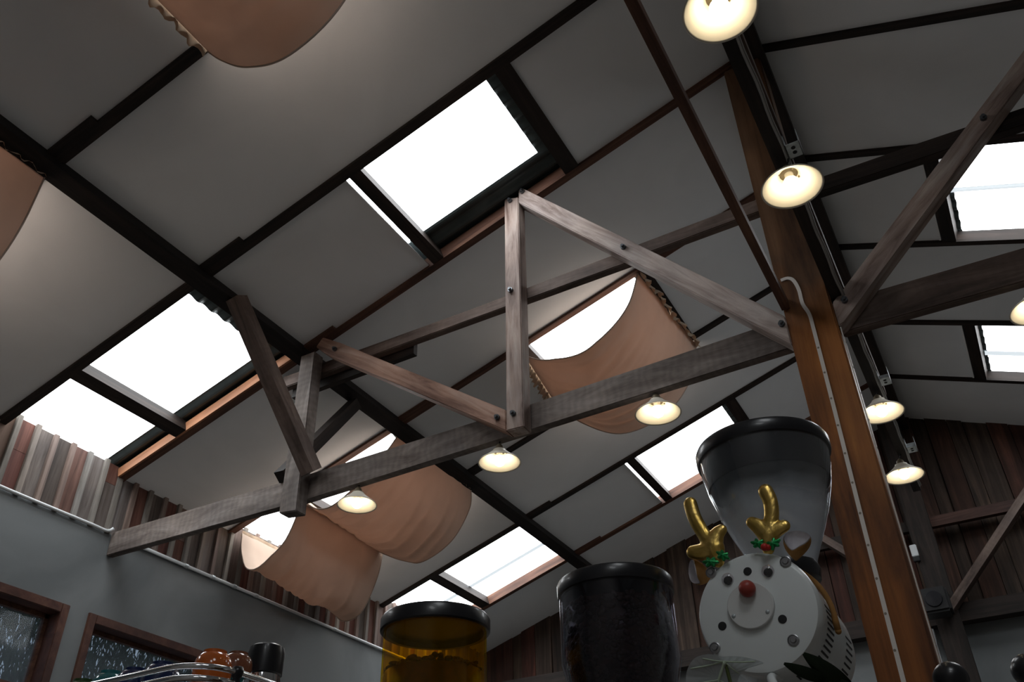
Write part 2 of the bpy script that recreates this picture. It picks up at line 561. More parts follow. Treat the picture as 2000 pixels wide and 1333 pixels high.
RAFL = [0.47, 1.26, 2.072, 2.805, 3.655, 4.435, 5.24, 6.03]
RAFR = [-2.70, -1.91, -1.12, -0.33, 1.99, 2.81, 3.60, 4.41, 5.27, 6.03]
# skylight openings: (x0, x1, y0, y1)
UP = [(-1.70, -0.86)]
LOW = [(XWALL, -2.545)]
def bays(r): return list(zip(r, r[1:]))
OPEN = []
for i in (0, 2, 4, 6):
    y0, y1 = RAFL[i], RAFL[i + 1]
    OPEN += [(XWALL - 0.1, -2.545, y0, y1), (-1.719, -0.86, y0, y1)]
for i in (6, 8):
    OPEN.append((0.62, 1.42, RAFR[i], RAFR[i + 1]))
OPEN += [(0.62, 1.42, RAFR[2], RAFR[3]), (0.62, 1.42, -2.70, -1.91)]  # two unseen skylights added to light the fronts of near objects

# ------------------------------------------------------------------ setting
bm = B(); box(bm, -3.9, 3.85, YN - 0.15, YG + 0.15, -0.1, 0.0)
struct(mk('floor', bm, M['floor']), 'grey concrete floor')

bm = B()
ys = sorted({YN, YG, *RAFL, *RAFR})
def panels(x0, x1, rows):
    cuts = [YN] + rows + [YG]
    for y0, y1 in zip(cuts, cuts[1:]):
        spans = [(x0, x1)]
        for ox0, ox1, oy0, oy1 in OPEN:
            if abs(oy0 - y0) < 1e-3 and abs(oy1 - y1) < 1e-3 and x0 - 0.2 <= ox0 and ox1 <= x1:
                ns = []
                for a, b in spans:
                    if ox0 > a + 0.02:
                        ns.append((a, min(b, ox0)))
                    if ox1 < b - 0.02:
                        ns.append((max(a, ox1), b))
                    if ox1 <= a or ox0 >= b:
                        ns.append((a, b))
                spans = sorted(set(ns))
        for a, b in spans:
            slab(bm, a, b, y0, y1, 0.0, 0.012)
panels(XWALL - 0.12, RX, RAFL)
panels(RX + 0.0001, XEAST + 0.12, RAFR)
struct(mk('ceiling', bm, M['panel']), 'off white sloping ceiling panels between the dark rafters')

# corrugated steel above the openings, and the flat outer roof
def corr(bm, x0, x1, y0, y1, h, amp=0.008, pitch=0.09):
    n = max(2, int((y1 - y0) / pitch * 8))
    prev = None
    for i in range(n + 1):
        y = y0 + (y1 - y0) * i / n
        dh = h + amp * math.cos(2 * PI * y / pitch)
        cur = [bm.verts.new(pl(x0, y, dh)), bm.verts.new(pl(x1, y, dh))]
        if prev:
            bm.faces.new((prev[0], prev[1], cur[1], cur[0]))
        prev = cur

bm = B()
LIT = {}
for k, (x0, x1, y0, y1) in enumerate(OPEN):
    if k in (0, 1):
        lx0, lx1, ly0, ly1 = x0 - 0.05, x1 + 0.0, y0, y1
        if k == 1:
            lx0, lx1 = -1.84, -0.9
    elif k == 2: lx0, lx1, ly0, ly1 = -3.95, -2.635, 2.05, 2.705
    elif k == 3: lx0, lx1, ly0, ly1 = -1.84, -0.965, 2.05, 2.645
    elif k == 4: lx0, lx1, ly0, ly1 = -3.95, -2.60, y0, y1
    elif k == 5: lx0, lx1, ly0, ly1 = -1.84, -0.93, y0, y1 + 0.05
    elif k == 6: lx0, lx1, ly0, ly1 = -3.95, -2.56, y0, y1 + 0.05
    elif k == 7: lx0, lx1, ly0, ly1 = -1.84, -0.945, y0, y1 + 0.05
    else: lx0, lx1, ly0, ly1 = 0.70, 1.5, y0, y1 + 0.05
    LIT[k] = (lx0, lx1, ly0, ly1)
    if lx1 < x1:
        corr(bm, lx1 - 0.02, x1 + 0.1, y0, y1 + 0.05, SHEET - 0.004)
    if ly1 < y1:
        corr(bm, x0, lx1, ly1 - 0.01, y1 + 0.05, SHEET - 0.004)
    if k in (8, 9, 10, 11):
        corr(bm, x0 - 0.05, lx0 + 0.015, y0, y1 + 0.05, SHEET - 0.004)
slab(bm, XWALL - 0.3, RX, YN - 0.2, YG + 0.2, 0.13, 0.14)
slab(bm, RX, XEAST + 0.3, YN - 0.2, YG + 0.2, 0.13, 0.14)
rf = mk('roof', bm, M['metal_sheet'])
struct(rf, 'dark corrugated steel roof sheets seen around the skylights')

# walls
bm = B()
ztop = 2.955
# left cement wall with two window openings: (y0, y1, z0, z1)
WIN = [(1.86, 2.705, 2.08, 2.53), (2.82, 3.80, 2.08, 2.53)]
def wallx(bm, x0, x1, y0, y1, z0, z1, holes):
    yc = sorted({y0, y1, *[h[0] for h in holes], *[h[1] for h in holes]})
    for a, b in zip(yc, yc[1:]):
        hs = [h for h in holes if h[0] <= a + 1e-6 and h[1] >= b - 1e-6]
        if hs:
            box(bm, x0, x1, a, b, z0, hs[0][2])
            box(bm, x0, x1, a, b, hs[0][3], z1)
        else:
            box(bm, x0, x1, a, b, z0, z1)
wallx(bm, XWALL - 0.16, XWALL, YN, YG, 0, ztop, WIN)
wl = mk('wall_left', bm, M['concrete'])
struct(wl, 'grey cement rendered wall with timber windows and board cladding above')
bm = B()
bt = B()
y = 2.15 - 0.108 * 52
k = 0
while y < YG - 0.02:
    ya, yb = max(y + 0.013, YN), min(y + 0.125, YG)
    if yb > ya:
        cut = random.uniform(0.1, 0.3) if k % 5 == 2 else 0
        zt = zl(XWALL) + 0.052
        if cut:
            box(bm, XWALL - 0.03, XWALL - 0.009, ya - 0.012, yb - 0.003, ztop - 0.01, zt - cut - 0.001)
        box(bm, XWALL - 0.03, XWALL - 0.008, ya - 0.012, yb - 0.003, zt - cut if cut else ztop - 0.01, zt)
    if YN < y < YG - 0.04:
        box(bt, XWALL - 0.010, XWALL + 0.010, y - 0.0145, y + 0.0145, ztop - 0.006, zl(XWALL) + 0.052 + random.uniform(0.0, 0.010), 0.002)
    y += 0.108
    k += 1
mk('batten', bt, M['batten'], wl)
mk('board_cladding', bm, M['board'], wl)

bm = B(); box(bm, XEAST, XEAST + 0.15, YN, YG, 0, zr(XEAST) + 0.1)
struct(mk('wall_right', bm, M['plain']))
bm = B(); box(bm, -3.9, 3.85, YN - 0.15, YN, 0, 4.6)
struct(mk('wall_front', bm, M['plain']), 'plain wall behind the camera')

# far gable: cement below, dark boards above
bm = B(); box(bm, XWALL - 0.16, XEAST + 0.15, YG, YG + 0.15, 0, 2.9)
wb = mk('wall_back', bm, M['concrete'])
struct(wb, 'far gable wall with dark vertical boards above grey cement')
bm = B()
x = XWALL
i = 0
while x < XEAST:
    w = random.choice((0.10, 0.12, 0.14, 0.16)) * random.uniform(0.9, 1.1)
    x1 = min(x + w, XEAST)
    d = random.choice((0.012, 0.02, 0.03))
    zt = min(zc(x), zc(x1)) + 0.02
    zt = max(zt, 2.95)
    vs = [(x + 0.002, YG - d), (x1 - 0.002, YG - d), (x1 - 0.002, YG + 0.01), (x + 0.002, YG + 0.01)]
    lo = [bm.verts.new((a, b, 2.88)) for a, b in vs]
    hi = [bm.verts.new((a, b, zc(a) + 0.01)) for a, b in vs]
    bm.faces.new(lo[::-1]); bm.faces.new(hi)
    for k in range(4):
        bm.faces.new((lo[k], lo[(k + 1) % 4], hi[(k + 1) % 4], hi[k]))
    x = x1
mk('gable_boards', bm, M['gable'], wb)
bm = B()
box(bm, XWALL - 0.16, XEAST + 0.15, YG + 0.02, YG + 0.15, 2.9, 4.7)
mk('gable_backing', bm, M['matblack'], wb)

# windows in the left wall
for n, (y0, y1, z0, z1) in enumerate(WIN):
    e = empty('window_%d' % (n + 1), (XWALL, (y0 + y1) / 2, z0))
    struct(e, ['brown timber window in the grey wall, at the left edge', 'brown timber window in the grey wall, behind the cups'][n])
    bm = B()
    f, xo, xi = 0.045, XWALL + 0.012, XWALL - 0.12
    box(bm, xi, xo, y0, y0 + f, z0, z1, 0.003); box(bm, xi, xo, y1 - f, y1, z0, z1, 0.003)
    box(bm, xi, xo, y0 + f, y1 - f, z1 - f, z1, 0.003); box(bm, xi, xo, y0 + f, y1 - f, z0, z0 + f, 0.003)
    mk('window_frame', bm, M['winframe'], e)
    bm = B()
    g = 0.02
    a, b, c, d = y0 + f, y1 - f, z0 + f, z1 - f
    box(bm, xi + 0.02, xi + 0.05, a, a + g, c, d); box(bm, xi + 0.02, xi + 0.05, b - g, b, c, d)
    box(bm, xi + 0.02, xi + 0.05, a, b, d - g, d); box(bm, xi + 0.02, xi + 0.05, a, b, c, c + g)
    mk('sash', bm, M['redwood'], e)
    bm = B(); box(bm, xi + 0.03, xi + 0.036, a, b, c, d)
    mk('pane', bm, M['glass'], e)

# foliage outside the windows
bm = B()
for k in range(26000):
    z = 2.0 + 1.3 * random.random() ** 1.15
    p = Vector((random.uniform(-6.3, -5.2), random.uniform(1.6, 7.0), z))
    L = random.uniform(0.05, 0.16)
    a = Vector((random.gauss(0, 0.25), random.gauss(0, 0.35), -1)).normalized() * L
    b = Vector((0.3, 1, 0.2)).normalized() * random.uniform(0.004, 0.010)
    bm.faces.new([bm.verts.new(p + q) for q in (-a * 0.5, b, a * 0.5, -b)])
box(bm, -6.0, -5.7, 0.3, 7.7, 0.0, 2.55)
o = mk('hedge', bm, M['foliage'])
tag(o, 'dark leafy hedge outside the left wall windows', 'hedge', kind='stuff')

# ------------------------------------------------------------------ roof timbers
def rafter(x0, x1, y, mat, label, w=0.045, drop=0.016, packs=(), name='rafter', grp=None):
    p0, p1 = pl(x0, y, 0), pl(x1, y, 0)
    n = NL if x1 <= RX + 0.05 and x0 < RX else NR
    h = (SHEET - 0.012 + drop)
    c = n * (h / 2 - drop)
    o = beam(name, p0 + c, p1 + c, w, h, mat, n, bev=0.002)
    tag(o, label, 'rafter', grp)
    for xa, xb, ww in packs:
        q0, q1 = pl(xa, y - w / 2 - ww / 2, 0), pl(xb, y - w / 2 - ww / 2, 0)
        cc = n * (0.02 - drop)
        beam('packer', q0 + cc, q1 + cc, ww, 0.04, mat, n, o, bev=0.001)
    return o

RL = ['dark rafter on the left slope, the one running up behind the top cloth drape',
      'dark rafter running along the upper edge of the large bright skylight at the top',
      'reddish rafter along the lower edge of the large top skylight, behind the bolted post top',
      'rafter along the upper edge of the skylight half hidden by the middle cloth drape',
      'thin dark rafter passing behind the lower end of the middle cloth drape',
      'rafter along the upper edge of the two skylights above the amber hopper',
      'reddish rafter along the lower edge of the skylights nearest the far gable']
MATL = ['darkwood', 'darkwood', 'redwood', 'redwood', 'darkwood', 'darkwood', 'redwood']
for k, yv in enumerate(RAFL[1:]):
    rafter(XWALL - 0.02, RX - 0.02, yv, M[MATL[k]], RL[k], packs=[(-2.48, -2.28 + random.uniform(-.02, .06), 0.03)], w=0.05 if k < 2 else 0.042)
RR = ['dark rafter on the right slope, topmost one behind the highest lamp',
      'dark rafter on the right slope above the upper right skylight',
      'dark rafter on the right slope below the upper right skylight',
      'dark rafter on the right slope above the lower right skylight',
      'dark rafter on the right slope below the lower right skylight']
for k, yv in enumerate(RAFR[5:]):
    rafter(RX + 0.02, XEAST, yv, M['darkwood'], RR[k], w=0.04)

# orange cover strip on the near side of the third rafter, left of the purlin
o = beam('cover_strip', pl(XWALL + 0.005, 2.777, 0.012), pl(-2.56, 2.777, 0.012), 0.012, 0.056, M['orangewood'], NL, bev=0.001)
tag(o, 'bright orange timber strip along the lower edge of the left skylight pair', 'strip')

# ridge and purlins (parallel to the ridge)
o = beam('ridge_beam', (0.071, YN, 4.45), (0.071, YG - 0.03, 4.45), 0.07, 0.12, M['darkwood'])
tag(o, 'dark ridge beam at the top of the roof behind the post', 'beam')
c = NL * (0.026 - 0.043)
o = beam('purlin', pl(-2.509, YN, 0) + c, pl(-2.509, YG - 0.03, 0) + c, 0.080, 0.086, M['blackwood'], NL)
tag(o, 'long black purlin crossing the left roof slope from the left edge', 'beam')

# skylights: sheet plus the short timbers that close the opening
SKL = ['skylight behind the cloth at the left edge, beside the black purlin', 'skylight above the cloth drape at the top edge',
       'pair of bright skylights on the left above the weathered board wall', 'large bright skylight at the top centre with dark steel along its lower edge',
       'skylight pair behind the two lower left cloth drapes', 'skylight partly covered by the middle cloth drape',
       'skylight pair split by a dark bar, above the amber hopper', 'skylight upper left of the clear hopper',
       'upper right skylight behind the diagonal brace', 'lower right skylight under the right tie beam', 'added skylight on the right slope just behind the camera, lighting the near objects', 'added skylight on the right slope farthest behind the camera, lighting the near objects']
for k, (x0, x1, y0, y1) in enumerate(OPEN):
    e = empty('window_%d' % (k + 3), pl((x0 + x1) / 2, (y0 + y1) / 2))
    struct(e, SKL[k])
    lx0, lx1, ly0, ly1 = LIT[k]
    bm = B(); corr(bm, lx0, lx1, ly0 - 0.02, ly1, SHEET, 0.006)
    mk('translucent_sheet', bm, M['sheet'], e, smooth=True)
    if k in (6, 8, 9, 4):
        yy = y0 + (y1 - y0) * (0.62 if k != 8 else 0.5)
        bm = B(); corr(bm, lx0 + (0.15 if k in (6, 4) else 0), lx1, yy, yy + 0.05, SHEET - 0.009, 0.005)
        mk('sheet_lap', bm, M['lap'], e, smooth=True)
    tr = []
    if k in (0, 2, 4, 6):
        tr = [(-3.335, -3.262)]
    elif k in (8, 9, 10, 11):
        tr = [(0.63, 0.695)]
    else:
        tr = [(-1.695, -1.635), (-0.935, -0.86)]
    for a, b in tr:
        bm = B(); slab(bm, a, b, y0 + 0.02, y1 - 0.02, -0.014, SHEET - 0.012)
        mk('trimmer', bm, M['darkwood'], e, frame=frame_of(pl(a, y0), pl(a, y1)))
    if k >= 8:
        a = x0 - 0.004
        bm = B(); slab(bm, a, a + 0.010, y0 + 0.03, y1 - 0.03, -0.01, 0.012)
        mk('lit_edge_strip', bm, M['panel_edge'], e)  # white strip standing in for daylight along the panel edge

# ------------------------------------------------------------------ the truss
YF, YT = 2.76, 2.83            # front layer, tie layer
def xz(pts, y): return [(a, y, b) for a, b in pts]
FL = (0, 0.069, 0)
TH = (0, 0.042, 0)
def bolts(parent, spots, y=YF):
    for a, b in spots:
        bm = B()
        lathe(bm, [(0.0001, -0.012), (0.012, -0.012), (0.012, 0.0)], (a, y - 0.0, b), 'Y', 20)
        lathe(bm, [(0.0001, -0.022), (0.007, -0.022), (0.008, -0.012)], (a, y, b), 'Y', 6)
        mk('bolt', bm, M['bolt'], parent)

p = mk('post', (lambda bm: (box(bm, -0.088, 0.081, YF, 2.93, 0.0, 4.388, 0.006), bm)[1])(B()), M['post'], frame=frame_of((0, 2.84, 0), (0, 2.84, 4.4), (0, 1, 0)))
tag(p, 'thick varnished orange brown timber post standing in front of the right roof slope', 'post')

tie = plate('tie_beam', xz([(XWALL + 0.002, 2.835), (-2.4, 2.822), (-1.2, 2.843), (-0.09, 2.862), (-0.09, 2.998), (-1.2, 2.962), (-2.4, 2.952), (XWALL + 0.002, 2.966)], YT), TH, ((XWALL, YT, 2.9), (-0.09, YT, 2.92)), M['greywood'])
tag(tie, 'long weathered grey tie beam from the left wall to the post', 'beam')
tie2 = plate('tie_beam', xz([(0.083, 2.862), (2.2, 2.825), (2.2, 2.95), (0.083, 2.999)], YT), TH, ((0.08, YT, 2.93), (2.2, YT, 2.89)), M['browngrey'])
tag(tie2, 'brown tie beam running right from the post', 'beam')
col1 = plate('collar_beam', xz([(-2.66, 3.528), (-0.66, 3.536), (-0.66, 3.612), (-1.49, 3.594), (-2.66, 3.603)], YT + 0.002), TH, ((-2.6, YT, 3.56), (-0.7, YT, 3.57)), M['browngrey'])
tag(col1, 'brown collar beam behind the diagonal struts, left of the post', 'beam')
beam('splice', (-2.62, YT + 0.060, 3.515), (-1.85, YT + 0.060, 3.525), 0.03, 0.07, M['darkwood'], parent=col1)
col2 = plate('collar_beam', xz([(-0.655, 3.55), (-0.09, 3.555), (-0.09, 3.626), (-0.655, 3.618)], YT + 0.002), TH, ((-0.66, YT, 3.58), (-0.1, YT, 3.58)), M['browngrey'])
tag(col2, 'short brown collar beam piece between the pale strut and the post', 'beam')
col3 = plate('collar_beam', xz([(0.083, 3.545), (2.0, 3.47), (2.0, 3.555), (0.53, 3.607), (0.083, 3.622)], YT + 0.002), TH, ((0.08, YT, 3.58), (2.0, YT, 3.51)), M['darkwood'])
tag(col3, 'dark collar beam running right from the post behind the diagonal brace', 'beam')

q = plate('queen_post', xz([(-1.262, 4.155), (-1.183, 4.128), (-1.190, 2.819), (-1.272, 2.823)], YF), FL, ((-1.22, YF, 2.8), (-1.22, YF, 4.2)), M['palewood'])
tag(q, 'pale brown upright hanger in the middle of the truss with bolts', 'post')
bolts(q, [(-1.227, 4.121), (-1.235, 3.552), (-1.236, 2.893)])
s = plate('strut', xz([(-1.181, 4.192), (-1.147, 4.166), (-0.088, 2.958), (-0.088, 2.831), (-1.181, 4.089)], YF), FL, ((-1.18, YF, 4.14), (-0.08, YF, 2.89)), M['silverwood'])
tag(s, 'pale pinkish diagonal strut from the middle hanger top down to the post', 'strut')
bolts(s, [(-1.156, 4.150), (-0.673, 3.561), (-0.105, 2.925)])
s = plate('strut', xz([(-2.39, 3.655), (-2.352, 3.703), (-2.229, 3.622), (-1.274, 2.925), (-1.272, 2.822), (-2.32, 3.59)], YF), FL, ((-2.35, YF, 3.65), (-1.27, YF, 2.87)), M['pinkwood'])
tag(s, 'pinkish brown cracked diagonal strut left of the middle hanger', 'strut')
bolts(s, [(-1.312, 2.897), (-2.254, 3.589)])
q2 = plate('queen_post', xz([(-2.485, 3.63), (-2.392, 3.63), (-2.372, 2.733), (-2.478, 2.746)], YF), FL, ((-2.44, YF, 2.7), (-2.44, YF, 3.6)), M['greywood'])
tag(q2, 'rough sawn grey upright hanger under the black purlin', 'post')
s = plate('strut', xz([(0.083, 2.952), (1.155, 3.956), (1.235, 3.934), (0.103, 2.859), (0.083, 2.845)], YF), FL, ((0.09, YF, 2.9), (1.0, YF, 3.75)), M['palewood'])
tag(s, 'brown weathered diagonal strut rising right from the post', 'strut')
bolts(s, [(0.126, 2.943), (0.772, 3.543)])

# knee braces along the purlin
o = beam('knee_brace', (-2.446, 2.246, 3.645), (-2.332, 2.785, 2.93), 0.07, 0.08, M['browngrey'], (0, 1, 0))
tag(o, 'dark brown knee brace leaning in front of the grey hanger', 'brace')
o = beam('knee_brace', (-2.502, 3.242, 3.60), (-2.535, 2.80, 2.965), 0.06, 0.06, M['darkwood'], (0, 1, 0))
tag(o, 'dark knee brace behind the grey hanger up to the purlin', 'brace')

# the two rails along the roof at tie level, either side of the post
o = beam('side_rail', (-0.078, -0.6, 3.005), (-0.078, 2.76, 3.005), 0.030, 0.042, M['redwood'])
tag(o, 'dark brown rail coming overhead to the left side of the post', 'beam')
rb = beam('side_rail', (0.102, -0.6, 3.01), (0.102, 4.6, 3.01), 0.038, 0.08, M['darkwood'])
tag(rb, 'dark rail carrying the row of lamps along the right side of the post', 'beam')
beam('side_board', (0.129, 0.3, 3.022), (0.129, 3.6, 3.022), 0.014, 0.05, M['browngrey'], parent=rb)

# ------------------------------------------------------------------ wiring
bm = B()
pts = []
for k in range(78):
    yv = 0.3 + k * 0.055
    pts.append((0.124 + 0.002 * math.sin(k * 1.3), yv, 2.967 + 0.0015 * math.sin(k * 0.7)))
tube(bm, pts, 0.0038, 8)
tube(bm, [(a + 0.006, b, c + 0.003) for a, b, c in pts], 0.0022, 6)
o = mk('cable', bm, M['cable'], smooth=True)
tag(o, 'grey cable running along the lamp rail between the metal boxes', 'cable')

bm = B()
tube(bm, smooth_path([(XWALL + 0.014, yv, ztop + 0.003 * math.sin(yv * 5)) for yv in [0.2 + 0.25 * k for k in range(11)]] + [(XWALL + 0.016, 2.79, ztop + 0.002), (XWALL + 0.03, 2.815, ztop + 0.022)], 3), 0.009, 8)
o = mk('conduit', bm, M['conduit'], smooth=True)
tag(o, 'white conduit on the grey wall left of the tie beam', 'conduit')
bm = B()
tube(bm, [(XWALL + 0.014, 2.905, ztop - 0.004), (XWALL + 0.014, 4.8, ztop - 0.004), (XWALL + 0.014, YG - 0.02, ztop - 0.003)], 0.010, 8)
o = mk('conduit', bm, M['conduit'], smooth=True)
tag(o, 'grey conduit along the wall under the boards, right of the tie beam', 'conduit')
for yv in (3.35, 3.56, 3.74, 3.93, 4.7, 5.5):
    bm = B(); lathe(bm, [(0.0125, -0.012), (0.0125, 0.012)], (XWALL + 0.014, yv, ztop - 0.004), 'Y', 12, True, True)
    mk('coupling', bm, M['galv'], o)

def ribbon(name, path, w, t, wdir, ndir, mat, label):
    bm = B()
    wd, nd = Vector(wdir) * w / 2, Vector(ndir) * t
    rings = []
    for i, pnt in enumerate(path):
        pnt = Vector(pnt)
        tan = (Vector(path[min(i + 1, len(path) - 1)]) - Vector(path[max(i - 1, 0)])).normalized()
        sd = nd.normalized().cross(tan).normalized() * w / 2
        rings.append([bm.verts.new(pnt + q) for q in (-sd, sd, sd + nd, -sd + nd)])
    for a, b in zip(rings, rings[1:]):
        for k in range(4):
            bm.faces.new((a[k], a[(k + 1) % 4], b[(k + 1) % 4], b[k]))
    bm.faces.new(rings[0][::-1]); bm.faces.new(rings[-1])
    o = mk(name, bm, mat)
    return tag(o, label, 'light strip')

path = smooth_path([(-0.070, YF - 0.001, 3.118), (-0.045, YF - 0.001, 3.118), (-0.026, YF - 0.001, 3.100), (-0.016, YF - 0.001, 3.05), (-0.016, YF - 0.001, 2.985), (-0.003, YF - 0.001, 2.93), (-0.002, YF - 0.001, 2.85), (-0.006, YF - 0.001, 2.5), (-0.013, YF - 0.001, 2.089), (-0.020, YF - 0.001, 1.5), (-0.03, YF - 0.001, 0.9)], 5)
st = ribbon('light_strip', path, 0.013, -0.004, (1, 0, 0), (0, 1, 0), M['strip'], 'white light strip down the middle of the post front, bent at its top')
def dots(parent, pf, zs, ax):
    for zv in zs:
        bm = B()
        c = pf(zv)
        lathe(bm, [(0.0001, -0.0005), (0.004, -0.0005), (0.004, 0.001)], c, ax, 10)
        mk('light_dot', bm, M['dot'], parent)
dots(st, lambda zv: (-0.002 - (2.85 - zv) * 0.0155, YF - 0.0052, zv), [2.78 - 0.105 * k for k in range(13)], 'Y')
path2 = [(0.0845, YF + 0.012, 2.845 - k * 0.1) for k in range(22)]
st2 = ribbon('light_strip', path2, 0.012, 0.004, (0, 1, 0), (1, 0, 0), M['strip'], 'white light strip along the right edge of the post')
dots(st2, lambda zv: (0.0895, YF + 0.012, zv), [2.78 - 0.105 * k for k in range(12)], 'X')

# ------------------------------------------------------------------ lamps
def make_lamp(c, label, cord_top, box_at=None):
    x, y, z = c
    e = empty('pendant_lamp', c, label, 'lamp', 'small cream pendant lamps')
    bm = B()
    out = [(0.0905, 0.0), (0.086, 0.007), (0.066, 0.022), (0.044, 0.041), (0.030, 0.055), (0.026, 0.062)]
    inn = [(0.024, 0.058), (0.028, 0.052), (0.043, 0.037), (0.065, 0.018), (0.084, 0.003), (0.0905, 0.0)]
    lathe(bm, out + inn, c, 'Z', 56)
    bmesh.ops.remove_doubles(bm, verts=bm.verts, dist=1e-5)
    mk('lamp_shade', bm, M['shade'], e, smooth=True)
    bm = B(); lathe(bm, [(0.0001, 0.053), (0.027, 0.054), (0.0275, 0.062), (0.018, 0.068), (0.0155, 0.080), (0.006, 0.090), (0.0001, 0.091)], c, 'Z', 28)
    so = mk('lamp_socket', bm, M['socket'], e, smooth=True)
    bm = B(); lathe(bm, [(0.0001, -0.014), (0.010, -0.012), (0.018, -0.006), (0.0235, 0.003), (0.0248, 0.011), (0.0235, 0.020), (0.019, 0.0285)], c, 'Z', 28)
    mk('bulb', bm, M['bulb'], e, smooth=True)
    bm = B(); lathe(bm, [(0.0195, 0.028), (0.0145, 0.036), (0.013, 0.046), (0.013, 0.056)], c, 'Z', 24)
    mk('bulb_neck', bm, M['bulbneck'], e, smooth=True)
    bm = B()
    tube(bm, [(x, y, z + 0.089), Vector(((x + cord_top[0]) / 2 + 0.003, (y + cord_top[1]) / 2, (z + 0.089 + cord_top[2]) / 2)), cord_top], 0.0028, 8)
    mk('lamp_cord', bm, M['cord'], e, smooth=True)
    for a in range(4):
        bm = B(); ball(bm, (x + 0.030 * math.cos(a * PI / 2 + 0.6), y + 0.030 * math.sin(a * PI / 2 + 0.6), z + 0.0475), 0.0032, u=8, v=6)
        mk('screw', bm, M['socket'], e)
    return e

def junction_box(c, label):
    x, y, z = c
    e = empty('junction_box', c, label, 'metal box', 'metal boxes on the lamp rail')
    bm = B()
    w, h, l, t = 0.042, 0.050, 0.062, 0.002
    box(bm, x, x + w, y - l / 2, y + l / 2, z, z + t)
    box(bm, x, x + t, y - l / 2, y + l / 2, z, z + h)
    box(bm, x + w - t, x + w, y - l / 2, y + l / 2, z, z + h)
    box(bm, x, x + w, y + l / 2 - t, y + l / 2, z, z + h)
    mk('box_shell', bm, M['galv'], e)
    for dy in (-0.012, 0.008):
        bm = B(); lathe(bm, [(0.0001, -0.0012), (0.0065, -0.0012), (0.0065, 0.0)], (x + w / 2, y + dy, z), 'Z', 16)
        mk('knockout', bm, M['matblack'], e)
    return e

LP = [((0.118, 1.345, 2.862), 'topmost lamp at the upper edge of the picture, largest of all'),
      ((0.116, 2.012, 2.86), 'lamp with round bulb hanging in front of the upper part of the post'),
      ((0.101, 3.494, 2.86), 'lamp just right of the post, below the metal box on the dark rail'),
      ((0.084, 4.145, 2.86), 'lowest lamp of the ridge row, in front of the dark gable boards')]
for (c, lab) in LP:
    make_lamp(c, lab, (c[0] + 0.012, c[1] - 0.012, c[2] + 0.108))
for (c, lab) in [((0.122, 1.30, 2.957), 'metal junction box above the topmost lamp'),
                 ((0.122, 1.965, 2.957), 'metal junction box with round holes above the lamp on the upper post'),
                 ((0.122, 3.41, 2.957), 'metal junction box above the lamp right of the post'),
                 ((0.122, 4.085, 2.957), 'metal junction box above the lowest lamp in front of the gable boards')]:
    junction_box((c[0] + 0.010, c[1], c[2] - 0.004), lab)
for (c, lab) in [((-1.358, 2.852, 2.739), 'lamp under the grey tie beam below the middle hanger'),
                 ((-0.648, 2.852, 2.758), 'lamp under the grey tie beam nearest the post, in front of the middle drape'),
                 ((-2.098, 2.852, 2.729), 'lamp under the grey tie beam in front of the lower left drapes'),
                 ((0.686, 2.852, 2.742), 'lamp under the right tie beam, cut by the right picture edge')]:
    make_lamp(c, lab, (c[0], c[1], 2.838 if c[0] < -1.9 else (2.85 if c[0] < 0 else 2.865)))

# ------------------------------------------------------------------ cloth drapes
def profile(ctrl):
    """(u, sag) control points -> a smooth curve by arc length"""
    pts = smooth_path([(u, 0, q) for u, q in ctrl], 8)
    L = [0.0]
    for a, b in zip(pts, pts[1:]):
        L.append(L[-1] + (b - a).length)
    def f(t):
        d = t * L[-1]
        for k in range(len(L) - 1):
            if d <= L[k + 1] or k == len(L) - 2:
                r = (d - L[k]) / max(1e-9, L[k + 1] - L[k])
                return pts[k].lerp(pts[k + 1], min(1, r))
    return f

